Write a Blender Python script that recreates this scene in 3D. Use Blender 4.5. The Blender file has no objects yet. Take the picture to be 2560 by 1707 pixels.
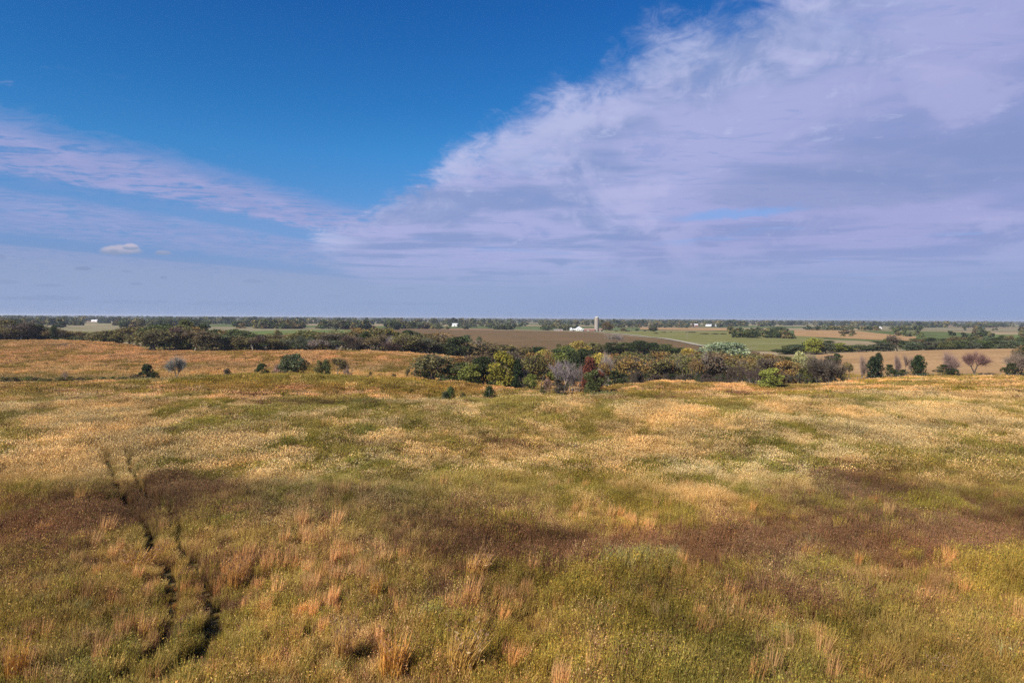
import bpy, math, random
import numpy as np
from mathutils import Matrix, Vector

scene = bpy.context.scene
COL = scene.collection
R = math.radians

# ------------------------------------------------------------------ camera
ZC = 10.5                      # the drone hovers about ten metres up
PITCH, ROLL = R(1.95), R(0.36)
cam_d = bpy.data.cameras.new('camera')
cam = bpy.data.objects.new('camera', cam_d)
COL.objects.link(cam)
cam_d.sensor_width = 36.0
cam_d.lens = 24.0
cam_d.clip_start = 0.1
cam_d.clip_end = 60000
ROT = Matrix.Rotation(R(90) - PITCH, 4, 'X') @ Matrix.Rotation(ROLL, 4, 'Z')
cam.matrix_world = Matrix.Translation((0, 0, ZC)) @ ROT
scene.camera = cam

# ------------------------------------------------------------------ light
SUN_EL, SUN_AZ = R(37), R(226)          # azimuth clockwise from the viewing direction: behind, to the left
sun_d = bpy.data.lights.new('sun', 'SUN')
sun_d.energy = 4.6
sun_d.angle = R(0.5)
sun_d.color = (1.0, 0.93, 0.82)
sun = bpy.data.objects.new('sun', sun_d)
COL.objects.link(sun)
sv = Vector((math.sin(SUN_AZ) * math.cos(SUN_EL), math.cos(SUN_AZ) * math.cos(SUN_EL), math.sin(SUN_EL)))
sun.rotation_euler = sv.to_track_quat('Z', 'Y').to_euler()
sun.location = sv * 400

scene.view_settings.view_transform = 'Standard'
scene.view_settings.look = 'None'
EXPO = 0.8
scene.view_settings.exposure = EXPO
scene.view_settings.gamma = 1.0
scene.view_settings.use_curve_mapping = False
scene.cycles.max_bounces = 5
scene.cycles.diffuse_bounces = 3
scene.cycles.transmission_bounces = 3
scene.cycles.volume_bounces = 0
scene.cycles.use_denoising = False

# ------------------------------------------------------------------ sky (world)
world = bpy.data.worlds.new('World')
scene.world = world
world.use_nodes = True
wt = world.node_tree
WS = 0.1 / 2 ** EXPO


class NX:
    """tiny expression helper over shader math nodes"""
    def __init__(s, nt): s.nt = nt
    def put(s, sock, v):
        if isinstance(v, bpy.types.NodeSocket): s.nt.links.new(v, sock)
        else: sock.default_value = v
    def m(s, op, *a, clamp=False):
        n = s.nt.nodes.new('ShaderNodeMath'); n.operation = op; n.use_clamp = clamp
        for i, v in enumerate(a): s.put(n.inputs[i], v)
        return n.outputs[0]
    def add(s, a, b): return s.m('ADD', a, b)
    def sub(s, a, b): return s.m('SUBTRACT', a, b)
    def mul(s, a, b): return s.m('MULTIPLY', a, b)
    def div(s, a, b): return s.m('DIVIDE', a, b)
    def mad(s, a, b, c): return s.m('MULTIPLY_ADD', a, b, c)
    def step(s, x, a, b, lo=0.0, hi=1.0):
        n = s.nt.nodes.new('ShaderNodeMapRange'); n.interpolation_type = 'SMOOTHERSTEP'
        for i, v in enumerate((x, a, b, lo, hi)): s.put(n.inputs[i], v)
        return n.outputs[0]
    def vec(s, x, y, z=0.0):
        n = s.nt.nodes.new('ShaderNodeCombineXYZ')
        for i, v in enumerate((x, y, z)): s.put(n.inputs[i], v)
        return n.outputs[0]
    def noise(s, v, scale, detail=6.0, rough=0.55, dist=0.0, lac=2.0):
        n = s.nt.nodes.new('ShaderNodeTexNoise'); n.noise_dimensions = '3D'
        s.put(n.inputs['Vector'], v)
        n.inputs['Scale'].default_value = scale; n.inputs['Detail'].default_value = detail
        n.inputs['Roughness'].default_value = rough; n.inputs['Distortion'].default_value = dist
        n.inputs['Lacunarity'].default_value = lac
        return n.outputs[0]
    def mix(s, f, a, b, blend='MIX'):
        n = s.nt.nodes.new('ShaderNodeMix'); n.data_type = 'RGBA'; n.blend_type = blend; n.clamp_factor = True
        s.put(n.inputs[0], f)
        s.put(n.inputs[6], a if isinstance(a, bpy.types.NodeSocket) else tuple(a) + (1.0,))
        s.put(n.inputs[7], b if isinstance(b, bpy.types.NodeSocket) else tuple(b) + (1.0,))
        return n.outputs[2]
    def ramp(s, x, stops, interp='LINEAR'):
        n = s.nt.nodes.new('ShaderNodeValToRGB'); n.color_ramp.interpolation = interp
        cr = n.color_ramp
        while len(cr.elements) < len(stops): cr.elements.new(0.5)
        for e, (p, c) in zip(cr.elements, stops):
            e.position = p; e.color = tuple(c) + (1.0,)
        s.put(n.inputs[0], x)
        return n.outputs[0]


def srgb(r, g, b):
    f = lambda c: (c / 255 / 12.92) if c / 255 <= 0.04045 else ((c / 255 + 0.055) / 1.055) ** 2.4
    return (f(r), f(g), f(b))


def sky_col(r, g, b):                       # radiance seen in the picture, before the background strength
    return tuple(c / (WS * 2 ** EXPO) for c in srgb(r, g, b))


def build_sky():
    e = NX(wt)
    bg = wt.nodes['Background']
    bg.inputs[1].default_value = WS
    tex = wt.nodes.new('ShaderNodeTexSky')
    tex.sky_type = 'NISHITA'; tex.sun_disc = False
    tex.sun_elevation = SUN_EL; tex.sun_rotation = SUN_AZ
    tex.air_density = 1.0; tex.dust_density = 0.3; tex.ozone_density = 3.0
    tc = wt.nodes.new('ShaderNodeTexCoord')
    sp = wt.nodes.new('ShaderNodeSeparateXYZ')
    wt.links.new(tc.outputs['Generated'], sp.inputs[0])
    dx, dy, dz = sp.outputs
    # clear air: a deep polarised blue, paler low down
    tint = e.ramp(e.m('MAXIMUM', dz, 0.0), [(0.0, (0.36, 0.46, 1.0)), (0.052, (0.42, 0.52, 1.0)), (0.122, (0.50, 0.72, 1.1)), (0.225, (0.27, 0.80, 1.22)),
                                          (0.292, (0.18, 0.71, 1.18)), (0.407, (0.125, 0.59, 1.14)), (0.8, (0.13, 0.56, 1.12))])
    col = e.mix(1.0, tex.outputs[0], tint, 'MULTIPLY')
    # the cloud sheets lie in a plane overhead: P = position in that plane
    zz = e.m('MAXIMUM', dz, 0.012)
    px, py = e.div(dx, zz), e.div(dy, zz)
    P = e.vec(px, py, 0.0)
    rad = e.m('SQRT', e.add(e.mul(px, px), e.mul(py, py)))
    # noise is scaled by distance so that the far part of the sheet keeps soft streaks
    n_big = e.sub(e.noise(e.vec(e.mul(px, 0.8), e.mul(py, 0.45)), 0.9, 5, 0.55), 0.5)
    n_med = e.sub(e.noise(e.vec(px, e.mul(py, 0.75), 3.1), 2.3, 8, 0.62, 0.5), 0.5)
    n_rip = e.sub(e.noise(e.vec(e.mul(px, 0.9), e.mul(py, 1.6), 7.7), 3.4, 6, 0.6, 0.9), 0.5)
    n_fine = e.sub(e.noise(e.vec(px, py, 1.7), 7.0, 7, 0.62, 0.3), 0.5)
    # noise in bearing: rounded lumps and frayed hooks that the flat sheet alone would not show
    def turned(k):
        z = e.mul(dz, k)
        lin = lambda a, b, c: e.add(e.add(e.mul(dx, a), e.mul(dy, b)), e.mul(z, c))
        return e.vec(lin(.8, .36, .48), lin(-.6, .48, .64), lin(0.0, -.8, .6))
    dirv = turned(1.6)
    n_lump = e.sub(e.noise(dirv, 9.0, 8, 0.6, 0.6), 0.5)
    n_fray = e.sub(e.noise(dirv, 24.0, 7, 0.66, 1.0), 0.5)
    n_soft = e.sub(e.noise(turned(2.6), 5.5, 6, 0.55, 0.4), 0.5)
    # --- thin cirrus bands on the left
    q = e.sub(px, e.mul(py, 0.4))
    q = e.add(q, e.add(e.mul(n_big, 0.7), e.add(e.mul(n_rip, 0.5), e.mul(n_fray, 0.7))))
    qn = e.m('MULTIPLY_ADD', q, -1 / 16.0, 0.0)                       # q 0..-16 -> 0..1
    def g(v): return (v, v, v)
    band = e.ramp(qn, [(0.0, g(0)), (0.232, g(0.0)), (0.250, g(0.40)), (0.275, g(0.85)), (0.325, g(0.85)), (0.342, g(0.20)), (0.378, g(0.10)), (0.40, g(0.55)),
                       (0.47, g(0.66)), (0.56, g(0.5)), (0.61, g(0.12)), (0.685, g(0.12)), (0.71, g(0.62)), (0.85, g(0.75)), (1.0, g(0.8))])
    rip = e.step(e.add(e.add(n_rip, e.mul(n_fine, 0.5)), e.mul(n_fray, 0.55)), -0.28, 0.12, 0.22, 1.08)
    bleft = e.mul(band, rip)
    bleft = e.mul(bleft, e.step(px, -0.2, -2.0))
    wisp = e.mul(e.step(e.add(n_rip, n_fine), 0.13, 0.42), e.mul(e.step(q, -2.6, -3.3), e.step(q, -4.4, -3.6)))
    bleft = e.m('MAXIMUM', bleft, e.mul(wisp, 0.35))
    ccol = e.mix(e.step(n_med, -0.2, 0.25), sky_col(146, 158, 208), sky_col(166, 170, 216))
    ccol = e.mix(e.step(dz, 0.13, 0.03), ccol, sky_col(154, 168, 202))
    col = e.mix(bleft, col, ccol)
    # --- the big sheet on the right
    r = e.add(px, e.mul(py, 0.478))
    edge_n = e.add(e.add(e.mul(n_big, 0.45), e.mul(n_lump, 0.95)), e.add(e.mul(n_med, 0.45), e.add(e.mul(n_fine, 0.25), e.mul(n_fray, 0.65))))
    mr = e.step(e.add(e.sub(r, e.step(py, 3.6, 2.2, 0.0, 0.07)), e.mul(edge_n, e.step(py, 2.0, 7.0, 0.75, 1.35))), 1.46, 2.06)
    t = e.add(px, e.mul(py, 0.16))
    mt = e.step(e.add(t, e.add(e.mul(n_big, 2.2), e.mul(n_rip, 1.2))), -1.8, -0.5)
    mask = e.mul(mr, mt)
    n_dark = e.noise(e.vec(e.mul(px, 0.34), e.mul(py, 0.42), 5.0), 1.3, 5, 0.5, 0.4)
    n_hole = e.noise(e.vec(e.mul(px, 0.55), e.mul(py, 0.5), 9.3), 1.1, 4, 0.5, 0.2)
    thin = e.step(e.add(n_hole, e.mul(n_fine, 0.12)), 0.59, 0.72)
    hx, hy = e.div(e.sub(e.add(px, e.mul(n_lump, 1.0)), 2.05), 0.62), e.div(e.sub(e.add(e.sub(py, e.mul(e.sub(2.05, px), 0.45)), e.mul(n_fray, 1.1)), 6.55), 0.42)
    hole = e.step(e.add(e.add(e.mul(hx, hx), e.mul(hy, hy)), e.mul(n_soft, 2.2)), 1.7, -0.3)
    thin = e.m('MAXIMUM', e.mul(thin, 0.32), e.mul(hole, 0.55))
    body = e.mix(e.step(e.add(n_dark, e.mul(n_soft, 0.5)), 0.42, 0.62), sky_col(171, 176, 221), sky_col(138, 156, 204))
    body = e.mix(e.mul(e.step(e.add(n_soft, e.mul(n_lump, 0.6)), 0.0, 0.2), 0.75), body, sky_col(186, 188, 228))
    body = e.mix(e.mul(e.step(e.add(n_lump, e.mul(n_fray, 0.5)), -0.06, -0.30), 0.45), body, sky_col(126, 150, 206))
    body = e.mix(e.mul(e.step(e.add(n_fray, e.mul(n_rip, 0.8)), 0.10, 0.32), 0.5), body, sky_col(190, 197, 233))
    body = e.mix(e.mul(e.step(e.add(n_rip, e.mul(n_soft, 0.4)), -0.04, -0.22), 0.45), body, sky_col(132, 158, 210))
    rim = e.mul(e.step(r, 2.9, 1.7), e.step(e.add(n_big, n_lump), -0.16, 0.2))
    body = e.mix(e.mul(rim, 0.75), body, sky_col(186, 193, 230))
    body = e.mix(e.mul(e.step(px, 0.8, 2.4), 0.35), body, sky_col(150, 153, 205))
    gx, gy = e.div(e.sub(px, 2.6), 1.1), e.div(e.sub(py, 5.0), 1.6)
    grey = e.step(e.add(e.add(e.mul(gx, gx), e.mul(gy, gy)), e.mul(n_soft, 4.0)), 1.2, 0.1)
    body = e.mix(e.mul(grey, 0.42), body, sky_col(126, 146, 190))
    body = e.mix(e.mul(e.step(dz, 0.13, 0.015), 0.65), body, sky_col(154, 172, 214))
    dens = e.mul(mask, e.sub(0.97, thin))
    col = e.mix(dens, col, body)
    # both sheets dissolve into the same pale air low down
    col = e.mix(e.mul(e.step(dz, 0.095, 0.015), 0.86), col, e.mix(e.step(px, -3.0, 6.0), sky_col(150, 168, 205), sky_col(145, 163, 206)))
    # --- small low cumulus over the left horizon (placed by bearing and height above the horizon)
    ahead = e.step(dy, 0.05, 0.1)
    yy = e.m('MAXIMUM', dy, 0.05)
    X, Z = e.div(dx, yy), e.div(dz, yy)
    nc = e.sub(e.noise(e.vec(e.mul(X, 26), e.mul(Z, 44)), 1.0, 5, 0.6), 0.5)
    def puff(u, v, w, h, k, top, bottom):
        nonlocal col
        X0, Z0 = (u - 1280) / 1706.7, (797 + (u - 1280) * 0.00628 - v) / 1706.7
        ex, ez = e.div(e.sub(X, X0), w / 1706.7), e.div(e.sub(Z, Z0), h / 1706.7)
        ez2 = e.mul(ez, e.step(ez, -0.1, 0.1, 1.9, 1.0))
        d = e.add(e.add(e.mul(ex, ex), e.mul(ez2, ez2)), e.mul(nc, 1.9))
        f = e.mul(e.mul(e.step(d, 1.0, 0.25), k), ahead)
        pc = e.mix(e.step(e.add(ez, e.mul(nc, 1.2)), -0.25, 0.5), bottom, top)
        col = e.mix(f, col, pc)
    hi, lo, gr = sky_col(186, 184, 206), sky_col(140, 156, 190), sky_col(124, 142, 182)
    puff(304, 632, 62, 20, 0.95, hi, lo)
    puff(330, 622, 24, 14, 0.9, sky_col(196, 190, 210), lo)
    puff(411, 636, 24, 10, 0.75, sky_col(160, 166, 196), lo)
    for (u, v, w, h, k) in ((207, 674, 30, 9, .55), (343, 712, 20, 6, .4), (410, 697, 11, 6, .4), (318, 681, 16, 5, .3), (630, 706, 30, 7, .3),
                            (6, 646, 16, 10, .35), (20, 708, 45, 8, .3), (125, 716, 40, 7, .3), (95, 748, 120, 10, .35), (330, 758, 120, 9, .25),
                            (830, 742, 30, 5, .2), (1010, 724, 34, 5, .2), (560, 762, 140, 8, .2), (1000, 762, 180, 7, .15)):
        puff(u, v, w, h, k, gr, gr)
    # --- haze low on the horizon
    hz = e.m('POWER', 2.718, e.mul(e.m('MAXIMUM', dz, 0.0), -1 / 0.035))
    col = e.mix(e.mul(hz, 0.72), col, sky_col(141, 162, 201))
    wt.links.new(col, bg.inputs[0])


build_sky()

# ------------------------------------------------------------------ helpers
rng = np.random.default_rng(7)
random.seed(7)
ROT3 = np.array(ROT.to_3x3())
FPX = 24.0 / 36.0 * 2560


def ray(u, v):
    u, v = np.asarray(u, float), np.asarray(v, float)
    d = np.stack([(u - 1280) / FPX, -(v - 853.5) / FPX, -np.ones_like(u)], -1) @ ROT3.T
    return d


def at_depth(u, v, d):
    r = ray(u, v)
    return r * (d / r[..., 1])[..., None] + np.array([0, 0, ZC])


def project(P):
    q = (np.asarray(P) - np.array([0, 0, ZC])) @ ROT3
    return 1280 - q[..., 0] / q[..., 2] * FPX, 853.5 + q[..., 1] / q[..., 2] * FPX


def hash2(ix, iy, seed):
    h = (ix.astype(np.int64) * 374761393 + iy.astype(np.int64) * 668265263 + seed * 974634777) & 0x7fffffff
    h = ((h ^ (h >> 13)) * 1274126177) & 0x7fffffff
    h = h ^ (h >> 16)
    return (h & 0xffff) / 65535.0


def vnoise(x, y, seed=0):
    ix, iy = np.floor(x), np.floor(y)
    fx, fy = x - ix, y - iy
    fx, fy = fx * fx * (3 - 2 * fx), fy * fy * (3 - 2 * fy)
    a, b = hash2(ix, iy, seed), hash2(ix + 1, iy, seed)
    c, d = hash2(ix, iy + 1, seed), hash2(ix + 1, iy + 1, seed)
    return (a * (1 - fx) + b * fx) * (1 - fy) + (c * (1 - fx) + d * fx) * fy


def fbm(x, y, seed=0, oct=4, gain=0.5):
    s = t = 0.0
    a = 1.0
    for i in range(oct):
        s = s + a * vnoise(x * 2 ** i + 17.3 * i, y * 2 ** i - 9.1 * i, seed + i)
        t += a
        a *= gain
    return s / t


def sstep(x, a, b):
    t = np.clip((x - a) / (b - a), 0, 1)
    return t * t * (3 - 2 * t)


def tag(o, label=None, cat=None, group=None, kind=None):
    if label: o['label'] = label
    if cat: o['category'] = cat
    if group: o['group'] = group
    if kind: o['kind'] = kind
    return o


def mesh_np(name, verts, tris=None, quads=None, col=None, smooth=False, mat=None):
    me = bpy.data.meshes.new(name)
    verts = np.asarray(verts, np.float32)
    nt_ = 0 if tris is None else len(tris)
    nq = 0 if quads is None else len(quads)
    me.vertices.add(len(verts))
    me.vertices.foreach_set('co', verts.ravel())
    idx = []
    if nt_: idx.append(np.asarray(tris, np.int32).ravel())
    if nq: idx.append(np.asarray(quads, np.int32).ravel())
    if idx:
        idx = np.concatenate(idx)
        me.loops.add(len(idx))
        me.loops.foreach_set('vertex_index', idx)
        tot = np.concatenate([np.full(nt_, 3, np.int32), np.full(nq, 4, np.int32)])
        st = np.concatenate([[0], np.cumsum(tot)[:-1]]).astype(np.int32)
        me.polygons.add(len(tot))
        me.polygons.foreach_set('loop_start', st)
        me.polygons.foreach_set('use_smooth', np.full(len(tot), smooth))
    if col is not None:
        a = me.attributes.new('c', 'FLOAT_COLOR', 'POINT')
        c4 = np.ones((len(verts), 4), np.float32)
        c4[:, :3] = col
        a.data.foreach_set('color', c4.ravel())
    if mat: me.materials.append(mat)
    me.update(calc_edges=True)
    return me


def link(name, me, parent=None):
    o = bpy.data.objects.new(name, me)
    COL.objects.link(o)
    if parent: o.parent = parent
    return o


def new_mat(name):
    m = bpy.data.materials.new(name)
    m.use_nodes = True
    nt = m.node_tree
    return m, nt, NX(nt), nt.nodes['Principled BSDF']


def simple_mat(name, col, rough=0.8, var=0.12, scale=1.5, spec=0.2):
    m, nt, e, b = new_mat(name)
    geo = nt.nodes.new('ShaderNodeNewGeometry')
    n = e.noise(geo.outputs['Position'], scale, 5, 0.6)
    k = e.step(n, 0.25, 0.75, 1 - var, 1 + var)
    c = e.mix(1.0, tuple(col), e.vec(k, k, k), 'MULTIPLY')
    nt.links.new(c, b.inputs['Base Color'])
    b.inputs['Roughness'].default_value = rough
    b.inputs['Specular IOR Level'].default_value = spec
    return m


def foliage_mat(name, source, trans=0.3):
    m, nt, e, b = new_mat(name)
    nt.nodes.remove(b)
    out = nt.nodes['Material Output']
    a = nt.nodes.new('ShaderNodeAttribute'); a.attribute_type = 'GEOMETRY'; a.attribute_name = 'c'
    if source == 'INSTANCER':
        t = nt.nodes.new('ShaderNodeAttribute'); t.attribute_type = 'INSTANCER'; t.attribute_name = 'tint'
        tc = t.outputs['Color']
    else:
        t = nt.nodes.new('ShaderNodeObjectInfo'); tc = t.outputs['Color']
    c = e.mix(1.0, a.outputs['Color'], tc, 'MULTIPLY')
    d = nt.nodes.new('ShaderNodeBsdfDiffuse'); tr = nt.nodes.new('ShaderNodeBsdfTranslucent')
    nt.links.new(c, d.inputs[0]); nt.links.new(c, tr.inputs[0])
    mx = nt.nodes.new('ShaderNodeMixShader'); mx.inputs[0].default_value = trans
    nt.links.new(d.outputs[0], mx.inputs[1]); nt.links.new(tr.outputs[0], mx.inputs[2])
    nt.links.new(mx.outputs[0], out.inputs['Surface'])
    return m


M_VEG = foliage_mat('prairie_leaf', 'INSTANCER', 0.3)
M_LEAF = foliage_mat('tree_leaf', 'OBJECT', 0.25)
M_BARK = foliage_mat('tree_bark', 'OBJECT', 0.0)

# ------------------------------------------------------------------ terrain
CTRL = []
def cz(u, d, z): CTRL.append((u, d, z))
def cv(u, d, v): CTRL.append((u, d, at_depth(u, v, d)[2]))

for u in (0, 420, 850, 1280, 1660, 2080, 2560):
    for d in (7, 14, 26, 42, 60):
        cz(u, d, 0.0)
# left: hill crest, valley behind it, far meadow hill
cz(0, 84, -0.1); cv(0, 110, 960); cv(0, 150, 951); cv(0, 200, 897); cv(0, 268, 855); cz(0, 310, -2.5)
cz(210, 84, 0.0); cv(210, 110, 958); cv(210, 150, 950); cv(210, 200, 897); cv(210, 268, 856); cz(210, 310, -2.5)
cz(420, 84, 0.2); cv(420, 112, 953.5); cv(420, 150, 946); cv(420, 190, 905); cv(420, 228, 876); cz(420, 262, -2.6)
cz(580, 80, 0.1); cv(580, 114, 943); cz(580, 148, -3.2); cv(580, 190, 905); cv(580, 228, 876); cz(580, 262, -3.0)
cz(740, 72, 0.25); cz(740, 90, -0.1); cv(740, 119, 930); cz(740, 150, -2.8); cv(740, 188, 905); cv(740, 228, 874); cz(740, 262, -3.0)
cv(880, 74, 1024); cv(880, 86, 1016); cv(880, 120, 937); cz(880, 150, -2.8); cv(880, 188, 906); cv(880, 230, 875); cz(880, 262, -3.2)
cv(1000, 80, 1007); cv(1000, 90, 1002); cv(1000, 122, 944); cz(1000, 150, -3.0); cv(1000, 188, 910); cv(1000, 232, 878); cz(1000, 265, -3.5)
cv(1130, 85, 1000); cz(1130, 98, -1.0); cv(1130, 126, 950); cz(1130, 152, -4.2); cv(1130, 190, 925); cv(1130, 235, 887); cz(1130, 265, -4.0)
cv(1240, 88, 993); cz(1240, 102, -1.5); cv(1240, 127, 962); cz(1240, 155, -5.0); cz(1240, 200, -4.6); cz(1240, 240, -4.5)
cv(1340, 91, 990); cz(1340, 108, -1.9); cv(1340, 125, 973); cz(1340, 155, -5.3); cz(1340, 200, -5.6); cz(1340, 250, -4.6)
cv(1430, 94, 987); cz(1430, 112, -2.1); cz(1430, 150, -5.6); cz(1430, 200, -6.2); cz(1430, 260, -4.6)
cv(1510, 96, 978); cv(1510, 112, 976); cz(1510, 135, -3.2); cz(1510, 165, -6.4); cz(1510, 260, -4.8)
cv(1580, 98, 972); cv(1580, 130, 955); cz(1580, 165, -6.2); cz(1580, 205, -7); cz(1580, 270, -5)
cv(1660, 98, 974); cv(1660, 138, 945); cz(1660, 170, -6.4); cz(1660, 205, -7); cz(1660, 270, -5)
cv(1740, 98, 978); cv(1740, 134, 954); cz(1740, 168, -6.2); cz(1740, 205, -7); cz(1740, 270, -5)
cv(1850, 98, 986); cv(1850, 126, 976); cz(1850, 158, -5.6); cz(1850, 205, -6.6); cz(1850, 270, -5)
cv(1950, 98, 985); cv(1950, 122, 977); cz(1950, 152, -5.0); cz(1950, 205, -6); cz(1950, 270, -5)
cv(2080, 98, 978); cv(2080, 126, 963); cz(2080, 152, -3.4); cz(2080, 200, -4.6); cv(2080, 255, 893); cv(2080, 300, 886); cz(2080, 350, -6)
cv(2300, 100, 968); cv(2300, 132, 946); cv(2300, 172, 936); cv(2300, 235, 903); cv(2300, 312, 876.5); cz(2300, 350, -5.6); cz(2300, 400, -6.5)
cv(2560, 100, 966); cv(2560, 132, 944); cv(2560, 172, 936); cv(2560, 235, 902); cv(2560, 312, 871.5); cz(2560, 350, -5.4); cz(2560, 400, -6.5)
# farmland beyond
for u, d, z in ((0, 380, -3.5), (0, 520, -2.4), (300, 380, -3.5), (300, 520, -2.2), (300, 760, -1.6), (0, 760, -1.6), (700, 340, -3.4), (700, 480, -2.4), (700, 720, -2.0),
                (1000, 340, -3.4), (1000, 560, -2.2), (1000, 760, -2.2), (1250, 330, -3.6), (1250, 560, -2.4), (1250, 760, -2.4),
                (1450, 340, -3.8), (1450, 520, -2.8), (1450, 700, -3.2), (1450, 830, -5.0), (1650, 360, -4.2), (1650, 520, -3.6), (1650, 800, -4.2),
                (1850, 350, -4.2), (1850, 480, -3.8), (1850, 800, -3.4), (2100, 480, -5.0), (2100, 620, -3.8), (2100, 850, -2.6), (2400, 520, -6.0), (2400, 760, -4.5),
                (2560, 520, -6.0), (2560, 760, -4.5)):
    cz(u, d, z)
for u in (0, 420, 850, 1280, 1700, 2100, 2560):
    for d, z in ((1100, -4.0), (1600, -5.0), (2600, -5.0), (5000, -3.5), (9000, -3.0), (14000, -3.0)):
        cz(u, d, z)
CTRL += [(-900, d, z) for (u, d, z) in CTRL if u == 0] + [(3460, d, z) for (u, d, z) in CTRL if u == 2560]
CT = np.array(CTRL)
KX, KL = 1.5, 3.0
CX = np.stack([(CT[:, 0] - 1280) / FPX * KX, np.log(CT[:, 1]) * KL], 1)


def tps_phi(d2):
    return 0.5 * d2 * np.log(d2 + 1e-12)


_n = len(CX)
_A = np.zeros((_n + 3, _n + 3))
_A[:_n, :_n] = tps_phi(((CX[:, None] - CX[None]) ** 2).sum(-1)) + np.eye(_n) * 0.002
_A[:_n, _n] = 1; _A[:_n, _n + 1:] = CX
_A[_n:, :_n] = _A[:_n, _n:].T
_W = np.linalg.solve(_A, np.concatenate([CT[:, 2], np.zeros(3)]))


def ground_z(x, y):
    x, y = np.asarray(x, float), np.asarray(y, float)
    shp = x.shape
    x, y = x.ravel(), y.ravel()
    r = np.hypot(x, y)
    az = np.arctan2(x, y)
    azc = np.clip(az, -R(50), R(50))
    dep = np.maximum(r * np.cos(azc), 7.0)
    q = np.stack([np.tan(azc) * KX, np.log(np.minimum(dep, 14000)) * KL], 1)
    z = np.empty(len(x))
    for i in range(0, len(x), 20000):
        s = slice(i, i + 20000)
        z[s] = tps_phi(((q[s, None] - CX[None]) ** 2).sum(-1)) @ _W[:_n] + _W[_n] + q[s] @ _W[_n + 1:]
    back = sstep(np.abs(az), R(60), R(120))
    z = z * (1 - back) + (-4.0 * sstep(r, 120, 700)) * back
    z = z + (fbm(x / 620.0, y / 900.0, 11, 3) - 0.5) * 7.0 * sstep(r, 950, 2600)
    z = z - 0.95 * sstep(r, 62, 92) * (1 - sstep(r, 285, 320))
    z = z + (fbm(x / 9.0, y / 9.0, 5, 3) - 0.5) * 0.3 * sstep(r, 30, 70) * (1 - sstep(r, 250, 500))
    return z.reshape(shp)


def gpt(u, d, v=853.5):
    """ground point on the bearing of u at distance d"""
    p = at_depth(np.array(float(u)), np.array(float(v)), float(d))
    return Vector((p[0], d, float(ground_z(np.array([p[0]]), np.array([float(d)]))[0])))


def hit(u, v, dmin=10.0, dmax=9000.0):
    """where the sight line through a surveyed point meets the terrain"""
    r = ray(np.array(float(u)), np.array(float(v)))
    d = np.geomspace(dmin, dmax, 900)
    P = r[None] * (d / r[1])[:, None] + np.array([0, 0, ZC])
    below = P[:, 2] < ground_z(P[:, 0], P[:, 1])
    i = int(np.argmax(below)) if below.any() else len(d) - 1
    return Vector((P[i, 0], P[i, 1], float(ground_z(P[i:i + 1, 0], P[i:i + 1, 1])[0])))


def build_ground():
    az = np.concatenate([np.arange(-46, 46.01, 0.22), np.arange(48, 312.01, 4.0)])
    az = np.radians(az)
    rr = np.concatenate([np.geomspace(2, 60, 40)[:-1], np.geomspace(60, 420, 130)[:-1], np.geomspace(420, 16000, 110)])
    A, RR = np.meshgrid(az, rr)
    x, y = RR * np.sin(A), RR * np.cos(A)
    z = ground_z(x, y)
    n, m = A.shape
    V = np.stack([x, y, z], -1).reshape(-1, 3)
    V = np.vstack([V, [[0, 0, 0.0]]])
    i, j = np.meshgrid(np.arange(n - 1), np.arange(m), indexing='ij')
    j2 = (j + 1) % m
    quads = np.stack([i * m + j2, i * m + j, (i + 1) * m + j, (i + 1) * m + j2], -1).reshape(-1, 4)
    jj = np.arange(m)
    tris = np.stack([np.full(m, n * m), jj, (jj + 1) % m], -1)
    # meadow / farmland split as a vertex value
    far = sstep(np.hypot(V[:, 0], V[:, 1]), 300, 330)
    col = np.stack([far, far, far], 1)
    m_, nt, e, b = new_mat('prairie_ground')
    geo = nt.nodes.new('ShaderNodeNewGeometry')
    pos = geo.outputs['Position']
    at = nt.nodes.new('ShaderNodeAttribute'); at.attribute_name = 'c'
    # soil and thatch between the plants
    n1 = e.noise(pos, 0.35, 5, 0.6); n2 = e.noise(pos, 3.0, 5, 0.65); n3 = e.noise(pos, 0.05, 3, 0.5)
    soil = e.mix(e.step(n1, 0.35, 0.65), (0.10, 0.075, 0.024), (0.20, 0.14, 0.045))
    soil = e.mix(e.mul(e.step(n3, 0.4, 0.6), 0.5), soil, (0.14, 0.115, 0.038))
    k = e.step(n2, 0.25, 0.75, 0.65, 1.25)
    soil = e.mix(1.0, soil, e.vec(k, k, k), 'MULTIPLY')
    # far patchwork of fields
    vo = nt.nodes.new('ShaderNodeTexVoronoi'); vo.feature = 'F1'; vo.distance = 'CHEBYCHEV'
    nt.links.new(pos, vo.inputs['Vector']); vo.inputs['Scale'].default_value = 1 / 330.0; vo.inputs['Randomness'].default_value = 0.75
    sep = nt.nodes.new('ShaderNodeSeparateColor'); nt.links.new(vo.outputs['Color'], sep.inputs[0])
    field = e.ramp(sep.outputs[0], [(0.0, (0.09, 0.11, 0.04)), (0.22, (0.26, 0.20, 0.12)), (0.42, (0.12, 0.13, 0.05)), (0.55, (0.30, 0.23, 0.13)), (0.72, (0.10, 0.12, 0.05)),
                                        (0.85, (0.21, 0.13, 0.08))], 'CONSTANT')
    kf = e.step(e.noise(pos, 0.02, 5, 0.6), 0.3, 0.7, 0.8, 1.2)
    field = e.mix(1.0, field, e.vec(kf, kf, kf), 'MULTIPLY')
    nt.links.new(e.mix(at.outputs['Fac'], soil, field), b.inputs['Base Color'])
    b.inputs['Roughness'].default_value = 1.0
    b.inputs['Specular IOR Level'].default_value = 0.0
    o = link('ground', mesh_np('ground', V, tris, quads, col, True, m_))
    tag(o, 'rolling prairie ground running out to the horizon', 'ground', kind='structure')


build_ground()

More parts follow.
